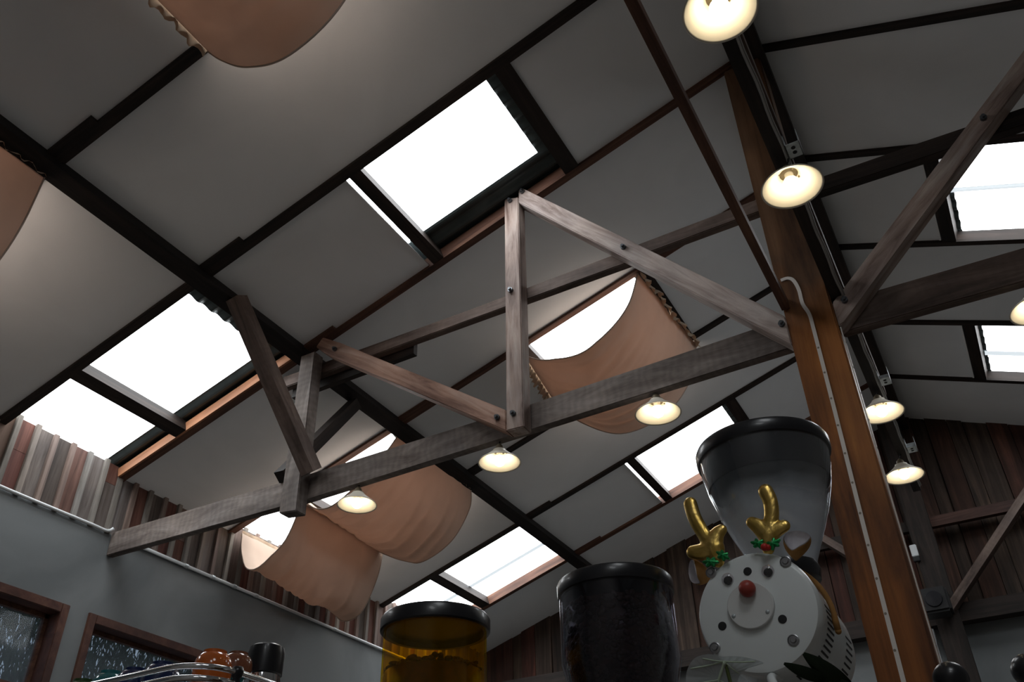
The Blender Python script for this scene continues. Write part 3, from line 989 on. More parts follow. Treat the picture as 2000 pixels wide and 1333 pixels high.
def drape(label, P0, Q0, P1, Q1, near, far, seed, fold=0.030, ruf=(True, True), rs=1.0):
    """cloth slung between two lines: P (upslope) and Q (downslope) at the near (0) and far (1) edge"""
    P0, Q0, P1, Q1 = map(Vector, (P0, Q0, P1, Q1))
    nu, nv = 72, 64
    e = empty('shade_cloth', (P0 + Q0 + P1 + Q1) / 4, label, 'cloth drape')
    fn, ff = profile(near), profile(far)
    def pt(t, v):
        q = fn(t).lerp(ff(t), v)
        u, sg = q.x, q.z
        p = P0.lerp(P1, v).lerp(Q0.lerp(Q1, v), u)
        p.z -= sg
        u = t
        env = min(1.0, 6 * u * (1 - u) + 0.25) * min(1.0, 0.35 + 4 * v, 0.35 + 4 * (1 - v))
        w = noise.noise(Vector((u * 1.1 + seed, v * 5.0 + u * 1.5, seed))) * fold * 1.5
        w += (1 - abs(noise.noise(Vector((u * 0.9 + seed * 2, v * 9.0 - u * 2.0, 5.0 + seed))))) ** 4 * fold * 0.9
        w += noise.noise(Vector((u * 3 + seed, v * 14 + u * 4, 3.0 + seed))) * fold * 0.35
        p.z += w * env
        p.x += w * 0.6 * env * (1 if t < 0.5 else -1) * abs(2 * t - 1)
        return p
    bm = B()
    g = [[bm.verts.new(pt(i / nu, j / nv)) for j in range(nv + 1)] for i in range(nu + 1)]
    for i in range(nu):
        for j in range(nv):
            bm.faces.new((g[i][j], g[i + 1][j], g[i + 1][j + 1], g[i][j + 1]))
    mk('cloth_panel', bm, M['cloth'], e, smooth=True)
    # turned hem along both free edges
    for v, nmx in ((0.0, 'hem'), (1.0, 'hem')):
        bm = B()
        tube(bm, [pt(i / 40, v) for i in range(41)], 0.004, 6)
        mk(nmx, bm, M['cloth'], e, smooth=True)
    # gathered ruffle where the cloth is tacked to the timber
    for k, u in enumerate((0.0, 1.0)):
        if not ruf[k]:
            continue
        bm = B()
        n = 60
        prev = None
        for j in range(n + 1):
            v = j / n
            p = pt(u, v)
            wob = rs * (0.010 * math.sin(j * 1.25 + seed) + 0.006 * math.sin(j * 0.5))
            d = -1 if k else 1
            top = p + Vector((0, 0, 0.02))
            mid = p + Vector((d * (0.016 * rs + wob), 0, -0.012 * rs + wob * 0.5))
            low = p + Vector((d * (0.030 * rs + wob * 1.5), 0, -0.032 * rs - 0.010 * rs * math.sin(j * 2.1)))
            cur = [bm.verts.new(q) for q in (top, mid, low)]
            if prev:
                for a in range(2):
                    bm.faces.new((prev[a], prev[a + 1], cur[a + 1], cur[a]))
            prev = cur
        mk('ruffle', bm, M['ruffle'], e, smooth=True)
    return e

def cp(x, y): return pl(x, y, 0.0)
drape('peach cloth drape in the middle, hanging under a skylight behind the tie beam', cp(-0.915, 3.66), cp(-1.675, 3.72), cp(-0.87, 4.50), cp(-1.74, 4.22),
      [(0, 0.02), (.11, .19), (.32, .27), (.54, .27), (.83, .15), (1, .03)], [(0, .03), (.11, .31), (.31, .44), (.58, .43), (.84, .24), (1, .03)], 1.3)
drape('peach cloth drape hanging by the black purlin, right one of the lower left pair', cp(-2.525, 3.70), cp(-3.27, 3.70), cp(-2.525, 4.52), cp(-3.28, 4.52),
      [(0, .03), (.12, .11), (.29, .19), (.59, .25), (.76, .21), (.9, .11), (1, .06)], [(0, .05), (.02, .2), (.19, .34), (.49, .36), (.69, .27), (.9, .14), (1, .07)], 4.1, rs=0.35)
drape('peach cloth drape against the left wall boards, lower one of the pair', cp(-3.24, 3.71), cp(-3.69, 3.70), cp(-3.25, 4.56), cp(-3.69, 4.56),
      [(0, .07), (.2, .27), (.55, .345), (.8, .31), (.95, .17), (1, .03)], [(0, .07), (.07, .25), (.28, .43), (.5, .45), (.75, .38), (.94, .2), (1, .03)], 7.7, rs=0.35)
drape('peach cloth drape at the top edge, nearest the camera', cp(-0.88, 0.52), cp(-1.72, 0.52), cp(-0.88, 1.25), cp(-1.72, 1.27),
      [(0, .03), (.08, .25), (.25, .45), (.46, .45), (.69, .33), (.88, .17), (1, .04)], [(0, .03), (.07, .3), (.22, .53), (.46, .56), (.69, .41), (.87, .22), (1, .05)], 2.2, fold=0.012, rs=0.6)
drape('peach cloth drape at the left edge beside the black purlin', cp(-2.525, 0.52), cp(-3.30, 0.52), cp(-2.525, 1.26), cp(-3.30, 1.26),
      [(0, .04), (.03, .2), (.2, .42), (.5, .48), (.8, .3), (1, .04)], [(0, .05), (.01, .2), (.03, .32), (.1, .44), (.3, .58), (.55, .58), (.8, .38), (1, .04)], 9.4, fold=0.012, rs=0.6)

# ------------------------------------------------------------------ far gable truss
gy = 6.56
o = plate('gable_post', xz([(-0.10, 0.0), (0.055, 0.0), (0.055, 4.42), (-0.10, 4.40)], gy - 0.02), (0, 0.068, 0), ((0, gy, 0), (0, gy, 4.4)), M['darkwood'])
tag(o, 'dark post against the far gable boards', 'post')
o = beam('gable_tie', (-3.70, gy + 0.1, 2.93), (3.6, gy + 0.1, 2.93), 0.10, 0.12, M['darkwood'])
tag(o, 'dark tie beam along the bottom of the far gable boards', 'beam')
o = beam('gable_collar', (0.055, gy + 0.04, 3.57), (1.6, gy + 0.04, 3.57), 0.05, 0.075, M['darkred'])
tag(o, 'reddish collar beam across the far gable boards, right of the far post', 'beam')
o = beam('gable_collar', (-1.7, gy + 0.04, 3.57), (-0.10, gy + 0.04, 3.57), 0.05, 0.075, M['darkwood'])
tag(o, 'dark collar beam across the far gable boards, left of the far post', 'beam')
o = beam('gable_brace', (0.01, gy - 0.05, 2.925), (1.0, gy - 0.05, 3.90), 0.05, 0.105, M['browngrey'], (0, 1, 0))
tag(o, 'brown diagonal brace on the far gable rising to the right', 'brace')
o = beam('gable_brace', (-0.06, gy - 0.05, 2.95), (-1.0, gy - 0.05, 3.90), 0.05, 0.105, M['browngrey'], (0, 1, 0))
tag(o, 'brown diagonal brace on the far gable rising to the left, behind the post', 'brace')

e = empty('speaker', (-0.03, gy - 0.12, 2.98), 'black box speaker mounted on the far gable post', 'speaker')
bm = B(); box(bm, -0.155, 0.03, gy - 0.26, gy - 0.085, 2.865, 3.03, 0.015)
mk('speaker_body', bm, M['matblack'], e)
bm = B(); lathe(bm, [(0.0001, -0.012), (0.05, -0.010), (0.055, 0.0)], (-0.06, gy - 0.26, 2.95), 'Y', 24)
mk('speaker_cone', bm, M['black'], e)
bm = B(); box(bm, -0.05, 0.02, gy - 0.15, gy - 0.02, 3.03, 3.043)
mk('bracket', bm, M['galv'], e)
e = empty('sensor_box', (-0.125, gy - 0.01, 3.36), 'small white sensor box on the far gable post', 'sensor')
bm = B(); box(bm, -0.125, -0.080, gy - 0.05, gy - 0.02, 3.325, 3.41, 0.004)
mk('sensor_cover', bm, M['conduit'], e)
bm = B(); box(bm, -0.125, -0.080, gy - 0.05, gy - 0.02, 3.29, 3.325, 0.003)
mk('sensor_base', bm, M['matblack'], e)
bm = B(); tube(bm, [(-0.16, 6.62, 0.02), (-0.16, 6.62, 2.85)], 0.028, 14)
o = mk('pipe', bm, M['conduit'], smooth=True)
tag(o, 'pale grey vertical pipe beside the far post at the bottom', 'pipe')

# ------------------------------------------------------------------ counter
e = empty('counter', (-0.9, 1.3, 0), 'timber counter carrying the grinders and the espresso machine', 'counter')
bm = B(); box(bm, -2.5, 0.75, 0.95, 1.75, 0.0, 0.86)
mk('counter_front', bm, M['counter'], e)
bm = B(); box(bm, -2.55, 0.8, 0.90, 1.8, 0.86, 0.90, 0.006)
mk('worktop', bm, M['counter'], e)

# espresso machine with cup rail
e = empty('espresso_machine', (-1.6, 1.35, 0.9), 'espresso machine with double chrome cup rail, bottom left', 'espresso machine')
bm = B(); box(bm, -2.3, -0.99, 1.15, 1.68, 1.05, 1.372, 0.02)
mk('machine_body', bm, M['steel'], e)
bm = B()
for lx in (-2.2, -1.1):
    box(bm, lx - 0.05, lx + 0.05, 1.2, 1.6, 0.902, 1.052)
mk('machine_feet', bm, M['black'], e)
bm = B(); box(bm, -2.32, -0.97, 1.13, 1.70, 1.372, 1.382, 0.003)
mk('cup_tray', bm, M['steel'], e)
def rail(z):
    cx, cy, r = -1.025, 1.168, 0.080
    pts = [(-2.3, cy - r, z), (-1.6, cy - r, z), (cx - 0.02, cy - r, z)]
    for k in range(9):
        a = -PI / 2 + k / 8 * PI / 2
        pts.append((cx + r * math.cos(a), cy + r * math.sin(a), z))
    pts += [(cx + r, 1.4, z), (cx + r, 1.68, z)]
    bm = B(); tube(bm, pts, 0.0055, 12)
    mk('cup_rail', bm, M['chrome'], e, smooth=True)
rail(1.446); rail(1.426)
bm = B(); lathe(bm, [(0.0001, 1.449), (0.009, 1.447), (0.011, 1.439), (0.009, 1.430), (0.006, 1.427), (0.009, 1.418), (0.006, 1.41), (0.006, 1.38)], (-0.945, 1.172, 0.008), 'Z', 20)
mk('rail_post', bm, M['black'], e, smooth=True)
bm = B(); lathe(bm, [(0.009, 1.447), (0.006, 1.43), (0.006, 1.38)], (-1.9, 1.088, 0), 'Z', 20)
mk('rail_post', bm, M['black'], e, smooth=True)

def cup(c, col, label, r=0.036, h=0.052, name='cup'):
    """upside-down cup, its mouth on c"""
    e = empty(name, c, label, 'cup', 'cups stacked on the espresso machine')
    bm = B()
    lathe(bm, [(r * 0.93, 0.002), (r, 0.0), (r, h * 0.45), (r * 0.93, h * 0.68), (r * 0.74, h * 0.86), (r * 0.62, h * 0.90), (r * 0.61, h * 1.0), (r * 0.55, h * 1.0), (r * 0.53, h * 0.94), (0.0001, h * 0.93)], c, 'Z', 36)
    mk('cup_body', bm, M['cup_' + col], e, smooth='auto')
    bm = B()
    x, y, z = c
    a = 2.3
    pts = [Vector((x + math.cos(a) * (r + d), y + math.sin(a) * (r + d), z + hh)) for d, hh in ((-0.002, 0.008), (0.014, 0.010), (0.018, 0.022), (0.012, 0.033), (-0.004, 0.034))]
    tube(bm, smooth_path(pts, 4), 0.0035, 8)
    mk('cup_handle', bm, M['cup_' + col], e, smooth=True)
    return e
CY = 1.245
ZT = 1.383
low = [(-1.082, 1.235, 'orange'), (-1.165, 1.235, 'navy'), (-1.250, 1.235, 'teal'), (-1.335, 1.235, 'navy'), (-1.42, 1.235, 'green'), (-1.505, 1.235, 'red'), (-1.59, 1.235, 'black'), (-1.117, 1.335, 'teal')]
lowlab = ['orange cup in the lower layer behind the rail corner', 'navy cup in the lower layer beside the orange one', 'teal cup in the lower layer, third from the rail corner',
          'navy cup in the lower layer, fourth from the rail corner', 'green cup in the lower layer behind the rail', 'red cup in the lower layer behind the rail', 'dark cup in the lower layer, farthest from the rail corner', 'teal glazed cup right of the orange one, under a brown cup']
for (x, y, c), lab in zip(low, lowlab):
    cup((x, y, ZT), c, lab, 0.038 if c != 'teal' or y < 1.3 else 0.030, 0.082 if y < 1.3 else 0.118)
up = [(-1.082, 1.240, 'orange', 'orange cup upside down at the rail corner, top of its stack'),
      (-1.226, 1.243, 'navy', 'navy cup on the cup stack, second from the rail corner'),
      (-1.303, 1.243, 'navy', 'dark navy cup on the cup stack between the teal and the other navy cup'),
      (-1.382, 1.247, 'teal', 'teal cup on top of the cup stack, under the window'),
      (-1.457, 1.243, 'green', 'dark green cup on top of the cup stack, beside the red one'),
      (-1.530, 1.243, 'red', 'red cup on top of the cup stack'),
      (-1.600, 1.243, 'black', 'dark cup at the far left end of the cup stack')]
for x, y, c, lab in up:
    cup((x, y, ZT + 0.083), c, lab, 0.0365, 0.055 if c != 'teal' else 0.062)
cup((-1.117, 1.335, ZT + 0.119), 'brown', 'brown cup upside down on a teal cup, left of the black canister', 0.031, 0.045)

e = empty('canister', (-1.132, 1.42, ZT), 'black lidded chrome canister at the right end of the cups', 'canister')
c = (-1.128, 1.425, ZT)
bm = B(); lathe(bm, [(0.032, 0.0), (0.035, 0.004), (0.036, 0.06), (0.037, 0.125), (0.034, 0.145)], c, 'Z', 40, True)
mk('canister_body', bm, M['chrome'], e, smooth='auto')
bm = B(); lathe(bm, [(0.036, 0.140), (0.0385, 0.142), (0.0385, 0.185), (0.036, 0.198), (0.028, 0.203), (0.0001, 0.205)], c, 'Z', 40, True)
mk('canister_lid', bm, M['black'], e, smooth='auto')

# ------------------------------------------------------------------ grinders
def bean_mesh(bm, c, n, rmin, rmax, zf):
    for k in range(n):
        a = random.uniform(0, 2 * PI)
        r = math.sqrt(random.uniform(rmin ** 2, rmax ** 2))
        z = zf(r)
        m = Matrix.Rotation(random.uniform(0, PI), 4, 'Z') @ Matrix.Rotation(random.uniform(-1, 1), 4, 'X')
        ball(bm, (c[0] + r * math.cos(a), c[1] + r * math.sin(a), z), 0.0046, (1.3, 0.9, 0.75), 8, 6, m)

# amber hopper grinder
x, y = -0.418, 1.011
e = empty('coffee_grinder', (x, y, 0.9), 'coffee grinder with amber hopper and black lid', 'coffee grinder')
bm = B(); box(bm, x - 0.09, x + 0.09, y - 0.10, y + 0.12, 0.902, 1.13, 0.015)
mk('grinder_body', bm, M['black'], e)
bm = B(); lathe(bm, [(0.05, 1.128), (0.06, 1.135), (0.0705, 1.17), (0.0705, 1.388), (0.068, 1.388), (0.068, 1.175), (0.048, 1.140)], (x, y, 0), 'Z', 64)
mk('hopper', bm, M['amber'], e, smooth='auto')
bm = B(); lathe(bm, [(0.0001, 1.389), (0.066, 1.389), (0.067, 1.382), (0.0735, 1.382), (0.0755, 1.384), (0.0755, 1.399), (0.073, 1.403), (0.0001, 1.404)], (x, y, 0), 'Z', 64)
mk('hopper_lid', bm, M['black'], e, smooth='auto')
bm = B()
lathe(bm, [(0.046, 1.145), (0.066, 1.178), (0.0665, 1.328), (0.04, 1.332), (0.0001, 1.335)], (x, y, 0), 'Z', 40, True)
bean_mesh(bm, (x, y), 420, 0.0, 0.0635, lambda r: 1.332 + random.uniform(-0.004, 0.005))
o = mk('coffee_beans', bm, M['bean'], smooth=True)
tag(o, 'dark roasted coffee beans inside the amber hopper', 'coffee beans', kind='stuff')

# smoked hopper grinder
x, y = -0.1925, 1.12
e = empty('coffee_grinder', (x, y, 0.9), 'coffee grinder with dark smoked hopper full of beans, middle one', 'coffee grinder')
bm = B(); box(bm, x - 0.09, x + 0.09, y - 0.10, y + 0.12, 0.902, 1.13, 0.015)
mk('grinder_body', bm, M['black'], e)
bm = B(); lathe(bm, [(0.045, 1.128), (0.05, 1.18), (0.066, 1.28), (0.0795, 1.333), (0.0785, 1.425), (0.0755, 1.425), (0.0765, 1.335), (0.063, 1.282), (0.046, 1.18)], (x, y, 0), 'Z', 64)
mk('hopper', bm, M['smoke'], e, smooth='auto')
bm = B(); lathe(bm, [(0.0001, 1.422), (0.076, 1.422), (0.0805, 1.424), (0.081, 1.427), (0.081, 1.440), (0.079, 1.4435), (0.0001, 1.4445)], (x, y, 0), 'Z', 64)
mk('hopper_lid', bm, M['black'], e, smooth='auto')
bm = B()
lathe(bm, [(0.044, 1.18), (0.061, 1.282), (0.0735, 1.337), (0.0725, 1.405), (0.0001, 1.41)], (x, y, 0), 'Z', 40, True)
for k in range(620):
    a = random.uniform(-PI, 0.2)
    z = random.uniform(1.285, 1.405)
    rb = 0.0725 if z > 1.337 else 0.061 + 0.0115 * (z - 1.282) / 0.055
    m = Matrix.Rotation(a, 4, 'Z') @ Matrix.Rotation(random.uniform(-1, 1), 4, 'X')
    ball(bm, (x + rb * math.cos(a), y + rb * math.sin(a), z), 0.0042, (0.6, 1.3, 0.9), 8, 5, m)
o = mk('coffee_beans', bm, M['bean'], smooth=True)
tag(o, 'roasted coffee beans filling the dark smoked hopper', 'coffee beans', kind='stuff')

# white grinder with the face
cx, cz, yf = -0.0035, 1.371, 1.122
e = empty('coffee_grinder', (0.01, 1.25, 0.9), 'white round bodied coffee grinder with googly eyes, red nose and clear hopper', 'coffee grinder')
bm = B(); lathe(bm, [(0.0001, 0.0), (0.070, 0.0), (0.0755, 0.002), (0.078, 0.008), (0.078, 0.030), (0.0765, 0.034), (0.0765, 0.20), (0.073, 0.235), (0.066, 0.252), (0.05, 0.262), (0.0001, 0.266)], (cx, yf, cz), 'Y', 72)
mk('grinder_body', bm, M['white_enamel'], e, smooth='auto')
bm = B(); lathe(bm, [(0.0001, -0.006), (0.0290, -0.006), (0.0299, -0.0052), (0.0302, 0.0)], (-0.0087, yf, 1.3775), 'Y', 56)
mk('front_plate', bm, M['white_plate'], e, smooth='auto')
for px, pz in [(-0.054, 1.4315), (0.045, 1.4257), (-0.0641, 1.3341), (0.0349, 1.3273)]:
    bm = B(); lathe(bm, [(0.0036, -0.0012), (0.0042, -0.0006), (0.0056, -0.0006), (0.0062, -0.0016), (0.0072, -0.0012), (0.0074, 0.0)], (px, yf, pz), 'Y', 24)
    lathe(bm, [(0.0001, -0.0030), (0.0032, -0.0030), (0.0036, -0.0012)], (px, yf, pz), 'Y', 24)
    mk('cover_bolt', bm, M['steel'], e, smooth='auto')
for px, pz in [(-0.0319, 1.3673), (0.0114, 1.365)]:
    bm = B(); lathe(bm, [(0.0001, -0.0012), (0.002, -0.001), (0.0028, 0.0)], (px, yf - 0.006, pz), 'Y', 16)
    mk('plate_screw', bm, M['galv'], e, smooth=True)
for px, pz in [(-0.0056, 1.4233), (-0.0503, 1.3595), (0.0267, 1.3547)]:
    bm = B(); lathe(bm, [(0.0001, -0.0012), (0.0052, -0.001), (0.0056, 0.0)], (px, yf, pz), 'Y', 24)
    mk('black_dot', bm, M['matblack'], e, smooth='auto')
bm = B(); ball(bm, (-0.0072, yf - 0.012, 1.3968), 0.0108, u=32, v=20)
o = mk('round_nose', bm, M['red'], e, smooth=True)
o['label'] = 'red ball nose'
for px, pz in [(-0.0330, 1.4185), (0.0205, 1.4185)]:
    bm = B(); lathe(bm, [(0.0001, -0.0008), (0.0078, -0.0008), (0.0083, 0.0)], (px, yf, pz), 'Y', 32)
    g = mk('googly_eye', bm, M['felt_white'], e, smooth='auto')
    bm = B(); lathe(bm, [(0.0001, -0.0024), (0.0056, -0.0022), (0.0060, -0.001)], (px + 0.0002, yf, pz - 0.0024), 'Y', 24)
    mk('pupil', bm, M['matblack'], g, smooth='auto')
    bm = B(); lathe(bm, [(0.0001, -0.006), (0.004, -0.0055), (0.0072, -0.0035), (0.0083, -0.001), (0.0083, 0.0)], (px, yf, pz), 'Y', 32)
    mk('eye_dome', bm, M['eyewhite'], g, smooth=True)
# cooling slots: two curved rows on the right underside
for row, (ya, n, a0, a1) in enumerate([(0.055, 15, 0.10, -1.25), (0.165, 11, -0.05, -1.2)]):
    bm = B()
    for k in range(n):
        a = a0 + (a1 - a0) * k / (n - 1)
        m = Matrix.Translation((cx, yf + ya, cz)) @ Matrix.Rotation(-a, 4, 'Y') @ Matrix.Translation((0.0760, 0, 0))
        b2 = B(); box(b2, -0.003, 0.0009, -0.006, 0.030, -0.0013, 0.0013)
        bmesh.ops.transform(b2, matrix=m, verts=b2.verts)
        me = bpy.data.meshes.new('tmp'); b2.to_mesh(me); b2.free(); bm.from_mesh(me); bpy.data.meshes.remove(me)
    mk('vent_slots', bm, M['matblack'], e)
bm = B()
box(bm, -0.045, 0.055, yf + 0.07, yf + 0.22, 1.0, 1.315, 0.012)
box(bm, -0.07, 0.08, yf + 0.02, yf + 0.26, 0.902, 1.0, 0.012)
mk('stand', bm, M['white_enamel'], e)
bm = B(); tube(bm, smooth_path([(0.000, yf + 0.05, 1.300), (0.0, yf + 0.0, 1.288), (0.006, yf - 0.015, 1.272), (0.012, yf - 0.02, 1.25)], 5), 0.0055, 14)
mk('spout', bm, M['white_enamel'], e, smooth=True)
# clear hopper on top
hx, hy = 0.024, 1.225
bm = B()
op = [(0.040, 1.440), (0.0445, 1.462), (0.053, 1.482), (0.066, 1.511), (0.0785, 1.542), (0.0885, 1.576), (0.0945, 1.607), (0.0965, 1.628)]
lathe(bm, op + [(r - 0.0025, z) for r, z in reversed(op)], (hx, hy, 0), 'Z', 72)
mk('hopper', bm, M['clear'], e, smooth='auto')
bm = B(); lathe(bm, [(0.0885, 1.580), (0.093, 1.606), (0.0945, 1.622), (0.0985, 1.624), (0.0995, 1.628), (0.0995, 1.640), (0.097, 1.645), (0.0001, 1.647), (0.0001, 1.640), (0.092, 1.638), (0.0905, 1.606), (0.0868, 1.580)], (hx, hy, 0), 'Z', 72)
mk('hopper_lid', bm, M['black'], e, smooth='auto')
bm = B(); lathe(bm, [(0.036, 1.43), (0.044, 1.434), (0.046, 1.448), (0.043, 1.458), (0.038, 1.458)], (hx, hy, 0), 'Z', 48)
mk('hopper_collar', bm, M['black'], e, smooth='auto')

# reindeer headband on the white grinder
e = empty('reindeer_headband', (0.0, 1.16, 1.45), 'reindeer headband with gold antlers, felt ears and holly on the white grinder', 'headband')
def antler(chains):
    bm = B()
    for ch in chains:
        pts = smooth_path([(0.26 + (a - 0.26) * 0.974, b - 0.03, 1 + (c - 1) * 0.974) for a, b, c, r in ch], 6)
        rs = [ch[0][3]]
        n = len(pts)
        rr = []
        for i in range(n):
            t = i / (n - 1) * (len(ch) - 1)
            k = min(int(t), len(ch) - 2)
            rr.append(1.30 * (ch[k][3] + (ch[k + 1][3] - ch[k][3]) * (t - k)))
        tube(bm, pts, rr, 12)
        ball(bm, pts[-1], rr[-1] * 0.98, u=12, v=8)
        ball(bm, pts[0], rr[0] * 0.98, u=12, v=8)
    o = mk('antler', bm, M['gold'], e, smooth=True)
    m = o.modifiers.new('remesh', 'REMESH'); m.mode = 'VOXEL'; m.voxel_size = 0.0012; m.use_smooth_shade = True
    m = o.modifiers.new('smooth', 'SMOOTH'); m.iterations = 10; m.factor = 0.5
    o.scale = (1, 0.62, 1)
    return o
ya = 1.16
antler([[(-0.0522, ya, 1.4600, 0.007), (-0.0545, ya, 1.478, 0.0115), (-0.0585, ya, 1.488, 0.010)],
        [(-0.056, ya, 1.481, 0.011), (-0.072, ya, 1.478, 0.0095), (-0.086, ya, 1.4805, 0.0075)],
        [(-0.056, ya, 1.484, 0.0115), (-0.048, ya, 1.498, 0.0085), (-0.0405, ya, 1.5035, 0.0065)],
        [(-0.057, ya, 1.484, 0.010), (-0.0665, ya, 1.503, 0.0075), (-0.076, ya, 1.530, 0.0078), (-0.0795, ya, 1.5535, 0.0078)]])
antler([[(0.0185, ya, 1.462, 0.0065), (0.0210, ya, 1.479, 0.010), (0.0235, ya, 1.488, 0.009)],
        [(0.021, ya, 1.483, 0.0105), (0.012, ya, 1.496, 0.0085), (0.0035, ya, 1.5045, 0.0065)],
        [(0.022, ya, 1.482, 0.0105), (0.035, ya, 1.487, 0.0085), (0.0455, ya, 1.4895, 0.0068)],
        [(0.0225, ya, 1.486, 0.0095), (0.0315, ya, 1.506, 0.0078), (0.0340, ya, 1.528, 0.0080), (0.0305, ya, 1.5455, 0.0082)]])
def ear(base, axis, up, L, R):
    """cupped felt ear: a cone of brown felt lined white, its front edge cut low with a fold"""
    base, ax = Vector(base), Vector(axis).normalized()
    upv = Vector(up)
    upv = (upv - ax * upv.dot(ax)).normalized()
    sd = ax.cross(upv)
    for nmx, off, mt in (('ear_back', 0.0, 'felt_brown'), ('ear_lining', 0.0011, 'felt_white')):
        bm = B()
        nu, nv = 12, 40
        g = []
        for i in range(nu + 1):
            u = i / nu
            row = []
            for j in range(nv):
                a = 2 * PI * j / nv                 # 0 = top (back petal)
                c = 0.5 + 0.5 * math.cos(a)
                ln = L * (0.62 + 0.38 * c ** 0.8 - 0.12 * max(0, -math.cos(a)) ** 8)
                r = (R - off) * math.sin(min(1.0, u * 0.95 + 0.05) * PI * 0.56) * (0.72 + 0.28 * c if abs(a - PI) < 2 else 1)
                p = base + ax * (ln * u + off) + upv * (r * math.cos(a)) + sd * (r * math.sin(a))
                row.append(bm.verts.new(p))
            g.append(row)
        for i in range(nu):
            for j in range(nv):
                q = (j + 1) % nv
                bm.faces.new((g[i][j], g[i + 1][j], g[i + 1][q], g[i][q]))
        mk(nmx, bm, M[mt], e, smooth=True)
ear((-0.0640, 1.160, 1.4380), (-0.75, -0.45, 0.25), (0.1, 0.3, 1), 0.032, 0.0185)
ear((0.0515, 1.158, 1.4385), (0.30, -0.55, 0.75), (0.3, 0.5, 0.6), 0.034, 0.0195)
def holly(c, ang, s):
    c = (0.26 + (c[0] - 0.26) * 0.978, c[1] - 0.032, 1 + (c[2] - 1) * 0.978)
    bm = B()
    n = 40
    ring0, ring1 = [], []
    for k in range(n):
        a = 2 * PI * k / n
        r = s * (1 + 0.22 * math.cos(a * 6)) * (0.75 + 0.35 * abs(math.cos(a)))
        p = Vector((math.cos(a) * r, 0, math.sin(a) * r * 0.8))
        p = Matrix.Rotation(ang, 3, 'Y') @ p
        ring0.append(bm.verts.new(Vector(c) + p + Vector((0, -0.001, 0))))
        ring1.append(bm.verts.new(Vector(c) + p + Vector((0, 0.002, 0))))
    t = bm.verts.new(Vector(c) + Vector((0, -0.0045, 0)))
    b = bm.verts.new(Vector(c) + Vector((0, 0.004, 0)))
    for k in range(n):
        q = (k + 1) % n
        bm.faces.new((t, ring0[k], ring0[q])); bm.faces.new((ring0[k], ring1[k], ring1[q], ring0[q])); bm.faces.new((b, ring1[q], ring1[k]))
    mk('holly_leaf', bm, M['holly'], e)
holly((-0.0577, 1.148, 1.4535), 0.2, 0.0085); holly((-0.0395, 1.148, 1.4590), 0.7, 0.0080)
holly((0.0115, 1.145, 1.4635), 0.4, 0.0080); holly((0.0305, 1.145, 1.4588), -0.4, 0.0085)
bm = B(); ball(bm, (0.0248, 1.109, 1.4455), 0.0050); ball(bm, (0.0285, 1.111, 1.4448), 0.0042)
mk('holly_berry', bm, M['berry'], e, smooth=True)
bm = B()
pts = []
for k in range(25):
    a = math.radians(150 - k * 155 / 24)
    pts.append((cx + 0.0815 * math.cos(a), 1.175 + 0.02 * k / 24, cz + 0.0815 * math.sin(a)))
pts.append((cx + 0.0815, 1.197, cz - 0.02))
tube(bm, pts, [0.0036] * 24 + [0.0042, 0.0040], 10)
ball(bm, pts[-1], 0.0042, u=10, v=8)
mk('band', bm, M['felt_brown'], e, smooth=True)

# ------------------------------------------------------------------ plants in front of the white grinder
def leaf(outline, mid, mat, parent, name, lift, nrm):
    """outline fan around its centre line point with a slight dish"""
    bm = B()
    c = bm.verts.new(Vector(mid) + Vector(nrm) * lift)
    pts = smooth_path(list(outline) + [outline[0]], 5)[:-1]
    vs = [bm.verts.new(p) for p in pts]
    hs = [bm.verts.new(Vector(mid).lerp(p, 0.55) + Vector(nrm) * (lift * 0.75 + 0.0007 * math.sin(i * 2.2))) for i, p in enumerate(pts)]
    n = len(vs)
    for k in range(n):
        q = (k + 1) % n
        bm.faces.new((c, hs[k], hs[q]))
        bm.faces.new((hs[k], vs[k], vs[q], hs[q]))
    return mk(name, bm, mat, parent, smooth=True)
def pot(c, r, h, label, cat='plant'):
    e = empty('potted_plant', c, label, cat)
    bm = B(); lathe(bm, [(r * 0.7, 0.0), (r, h), (r * 1.08, h), (r * 1.08, h * 0.86), (r * 0.93, h * 0.84), (r * 0.93, h * 0.9), (0.0001, h * 0.9)], c, 'Z', 32, True)
    mk('plant_pot', bm, M['terracotta'], e, smooth='auto')
    return e
e = pot((-0.02, 0.985, 0.902), 0.035, 0.07, 'plant with a pale thin veined leaf in front of the white grinder')
nd = Vector((-0.0099, 0.9636, 1.2715))
out = [(-0.0105, 0.9600, 1.2755), (-0.0225, 0.9500, 1.2775), (-0.0375, 0.9465, 1.2745), (-0.0490, 0.9493, 1.2631), (-0.0530, 0.9560, 1.2480), (-0.0470, 0.9700, 1.2330), (-0.0420, 0.9850, 1.2180), (-0.0300, 0.9900, 1.2250), (-0.0120, 0.9890, 1.2400), (-0.0017, 0.9798, 1.2571), (0.0120, 0.9810, 1.2660), (0.0261, 0.9851, 1.2690), (0.0140, 0.9750, 1.2737), (0.0010, 0.9660, 1.2755)]
nrm = Vector((0.1, -0.85, -0.5)).normalized()
leaf(out, (-0.022, 0.968, 1.258), M['leaf_pale'], e, 'leaf_blade', 0.003, nrm)
bm = B()
for tip, r in [((-0.0400, 0.9780, 1.2260), 0.0016), ((-0.0450, 0.9505, 1.2660), 0.0008), ((-0.0300, 0.9500, 1.2745), 0.0007), ((0.0190, 0.9790, 1.2705), 0.0008), ((0.0000, 0.9770, 1.2600), 0.0008)]:
    m = nd.lerp(Vector(tip), 0.5) + nrm * 0.0035
    tube(bm, smooth_path([nd + nrm * 0.002, m, Vector(tip) + nrm * 0.001], 6), [r * 1.6] + [r] * 11 + [r * 0.5], 6)
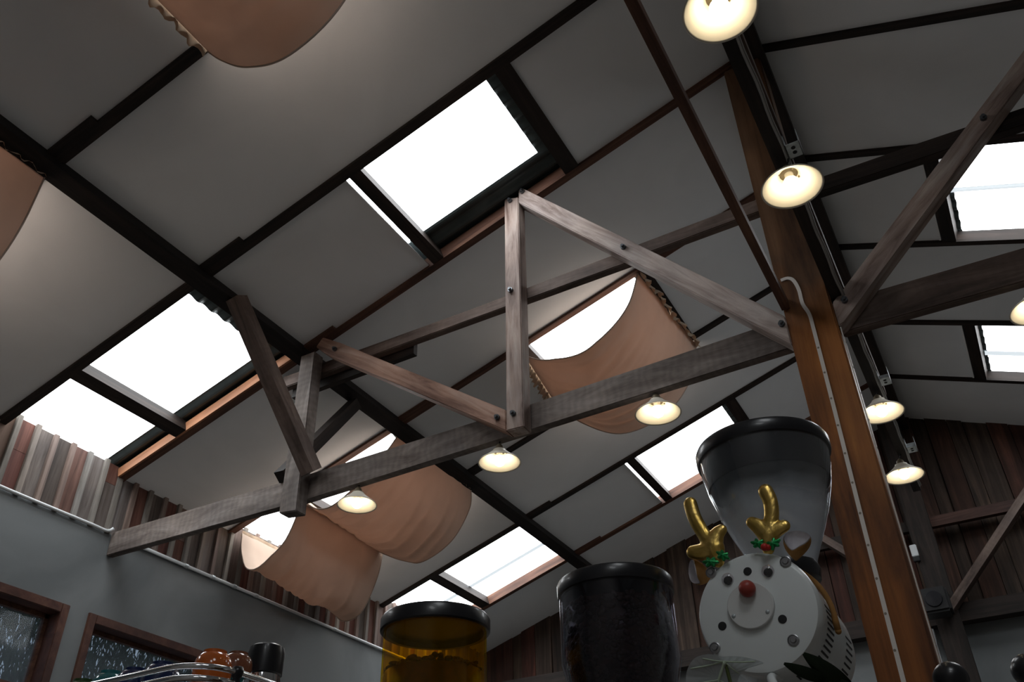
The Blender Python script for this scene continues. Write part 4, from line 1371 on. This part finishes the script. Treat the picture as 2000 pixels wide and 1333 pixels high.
a = nd.lerp(Vector((-0.04, 0.978, 1.226)), 0.35)
for tip in ((-0.0500, 0.9560, 1.2520), (-0.0060, 0.9830, 1.2470)):
    tube(bm, smooth_path([a + nrm * 0.004, a.lerp(Vector(tip), 0.5) + nrm * 0.004, Vector(tip) + nrm * 0.001], 5), 0.0007, 6)
mk('leaf_vein', bm, M['vein'], e, smooth=True)
bm = B(); tube(bm, smooth_path([nd - nrm * 0.001, (-0.010, 0.985, 1.20), (-0.018, 0.985, 1.08), (-0.02, 0.985, 0.96)], 6), 0.002, 8)
mk('leaf_stalk', bm, M['leaf_stem'], e, smooth=True)

e = pot((0.115, 1.01, 0.902), 0.035, 0.07, 'plant with dark pointed leaves at the bottom beside the white grinder')
nrm = Vector((0.0, -0.85, -0.5)).normalized()
def blade(a, b, w, name='leaf_blade'):
    a, b = Vector(a), Vector(b)
    ax = (b - a)
    sd = ax.cross(nrm).normalized()
    bm = B()
    n = 16
    prev = None
    for i in range(n + 1):
        t = i / n
        ww = w * math.sin(PI * min(1, t * 0.92 + 0.04)) ** 0.8
        p = a + ax * t + nrm * (0.006 * math.sin(PI * t))
        cur = [bm.verts.new(q) for q in (p - sd * ww - nrm * ww * 0.25, p, p + sd * ww - nrm * ww * 0.25)]
        if prev:
            for k in range(2):
                bm.faces.new((prev[k], prev[k + 1], cur[k + 1], cur[k]))
        prev = cur
    mk(name, bm, M['leaf_dark'], e, smooth=True)
blade((0.0451, 0.9961, 1.2682), (0.088, 1.030, 1.2500), 0.0070)
blade((0.0667, 1.0009, 1.2765), (0.105, 1.040, 1.2420), 0.0098)
blade((0.080, 1.024, 1.2540), (0.066, 1.02, 1.215), 0.010)
blade((0.085, 1.024, 1.2540), (0.13, 1.05, 1.215), 0.010)
bm = B(); tube(bm, smooth_path([(0.083, 1.026, 1.253), (0.095, 1.02, 1.15), (0.11, 1.01, 1.05), (0.115, 1.01, 0.96)], 6), 0.0025, 8)
mk('leaf_stalk', bm, M['leaf_stem'], e, smooth=True)

# ball knobs at the bottom right
for c, lab, tz in [((0.1945, 1.149, 1.2635), 'round black ball knob at the bottom right, beside the post', 0.902), ((0.275, 1.247, 1.284), 'round black ball knob in the bottom right corner, cut by the edge', 0.902)]:
    e = empty('ball_knob', (c[0], c[1], tz), lab, 'knob')
    bm = B(); ball(bm, c, 0.0195, u=32, v=20)
    mk('ball', bm, M['black'], e, smooth=True)
    bm = B(); lathe(bm, [(0.03, tz), (0.03, tz + 0.01), (0.006, tz + 0.014), (0.005, c[2] - 0.01)], (c[0], c[1], 0), 'Z', 20, True)
    mk('rod', bm, M['chrome'], e, smooth='auto')
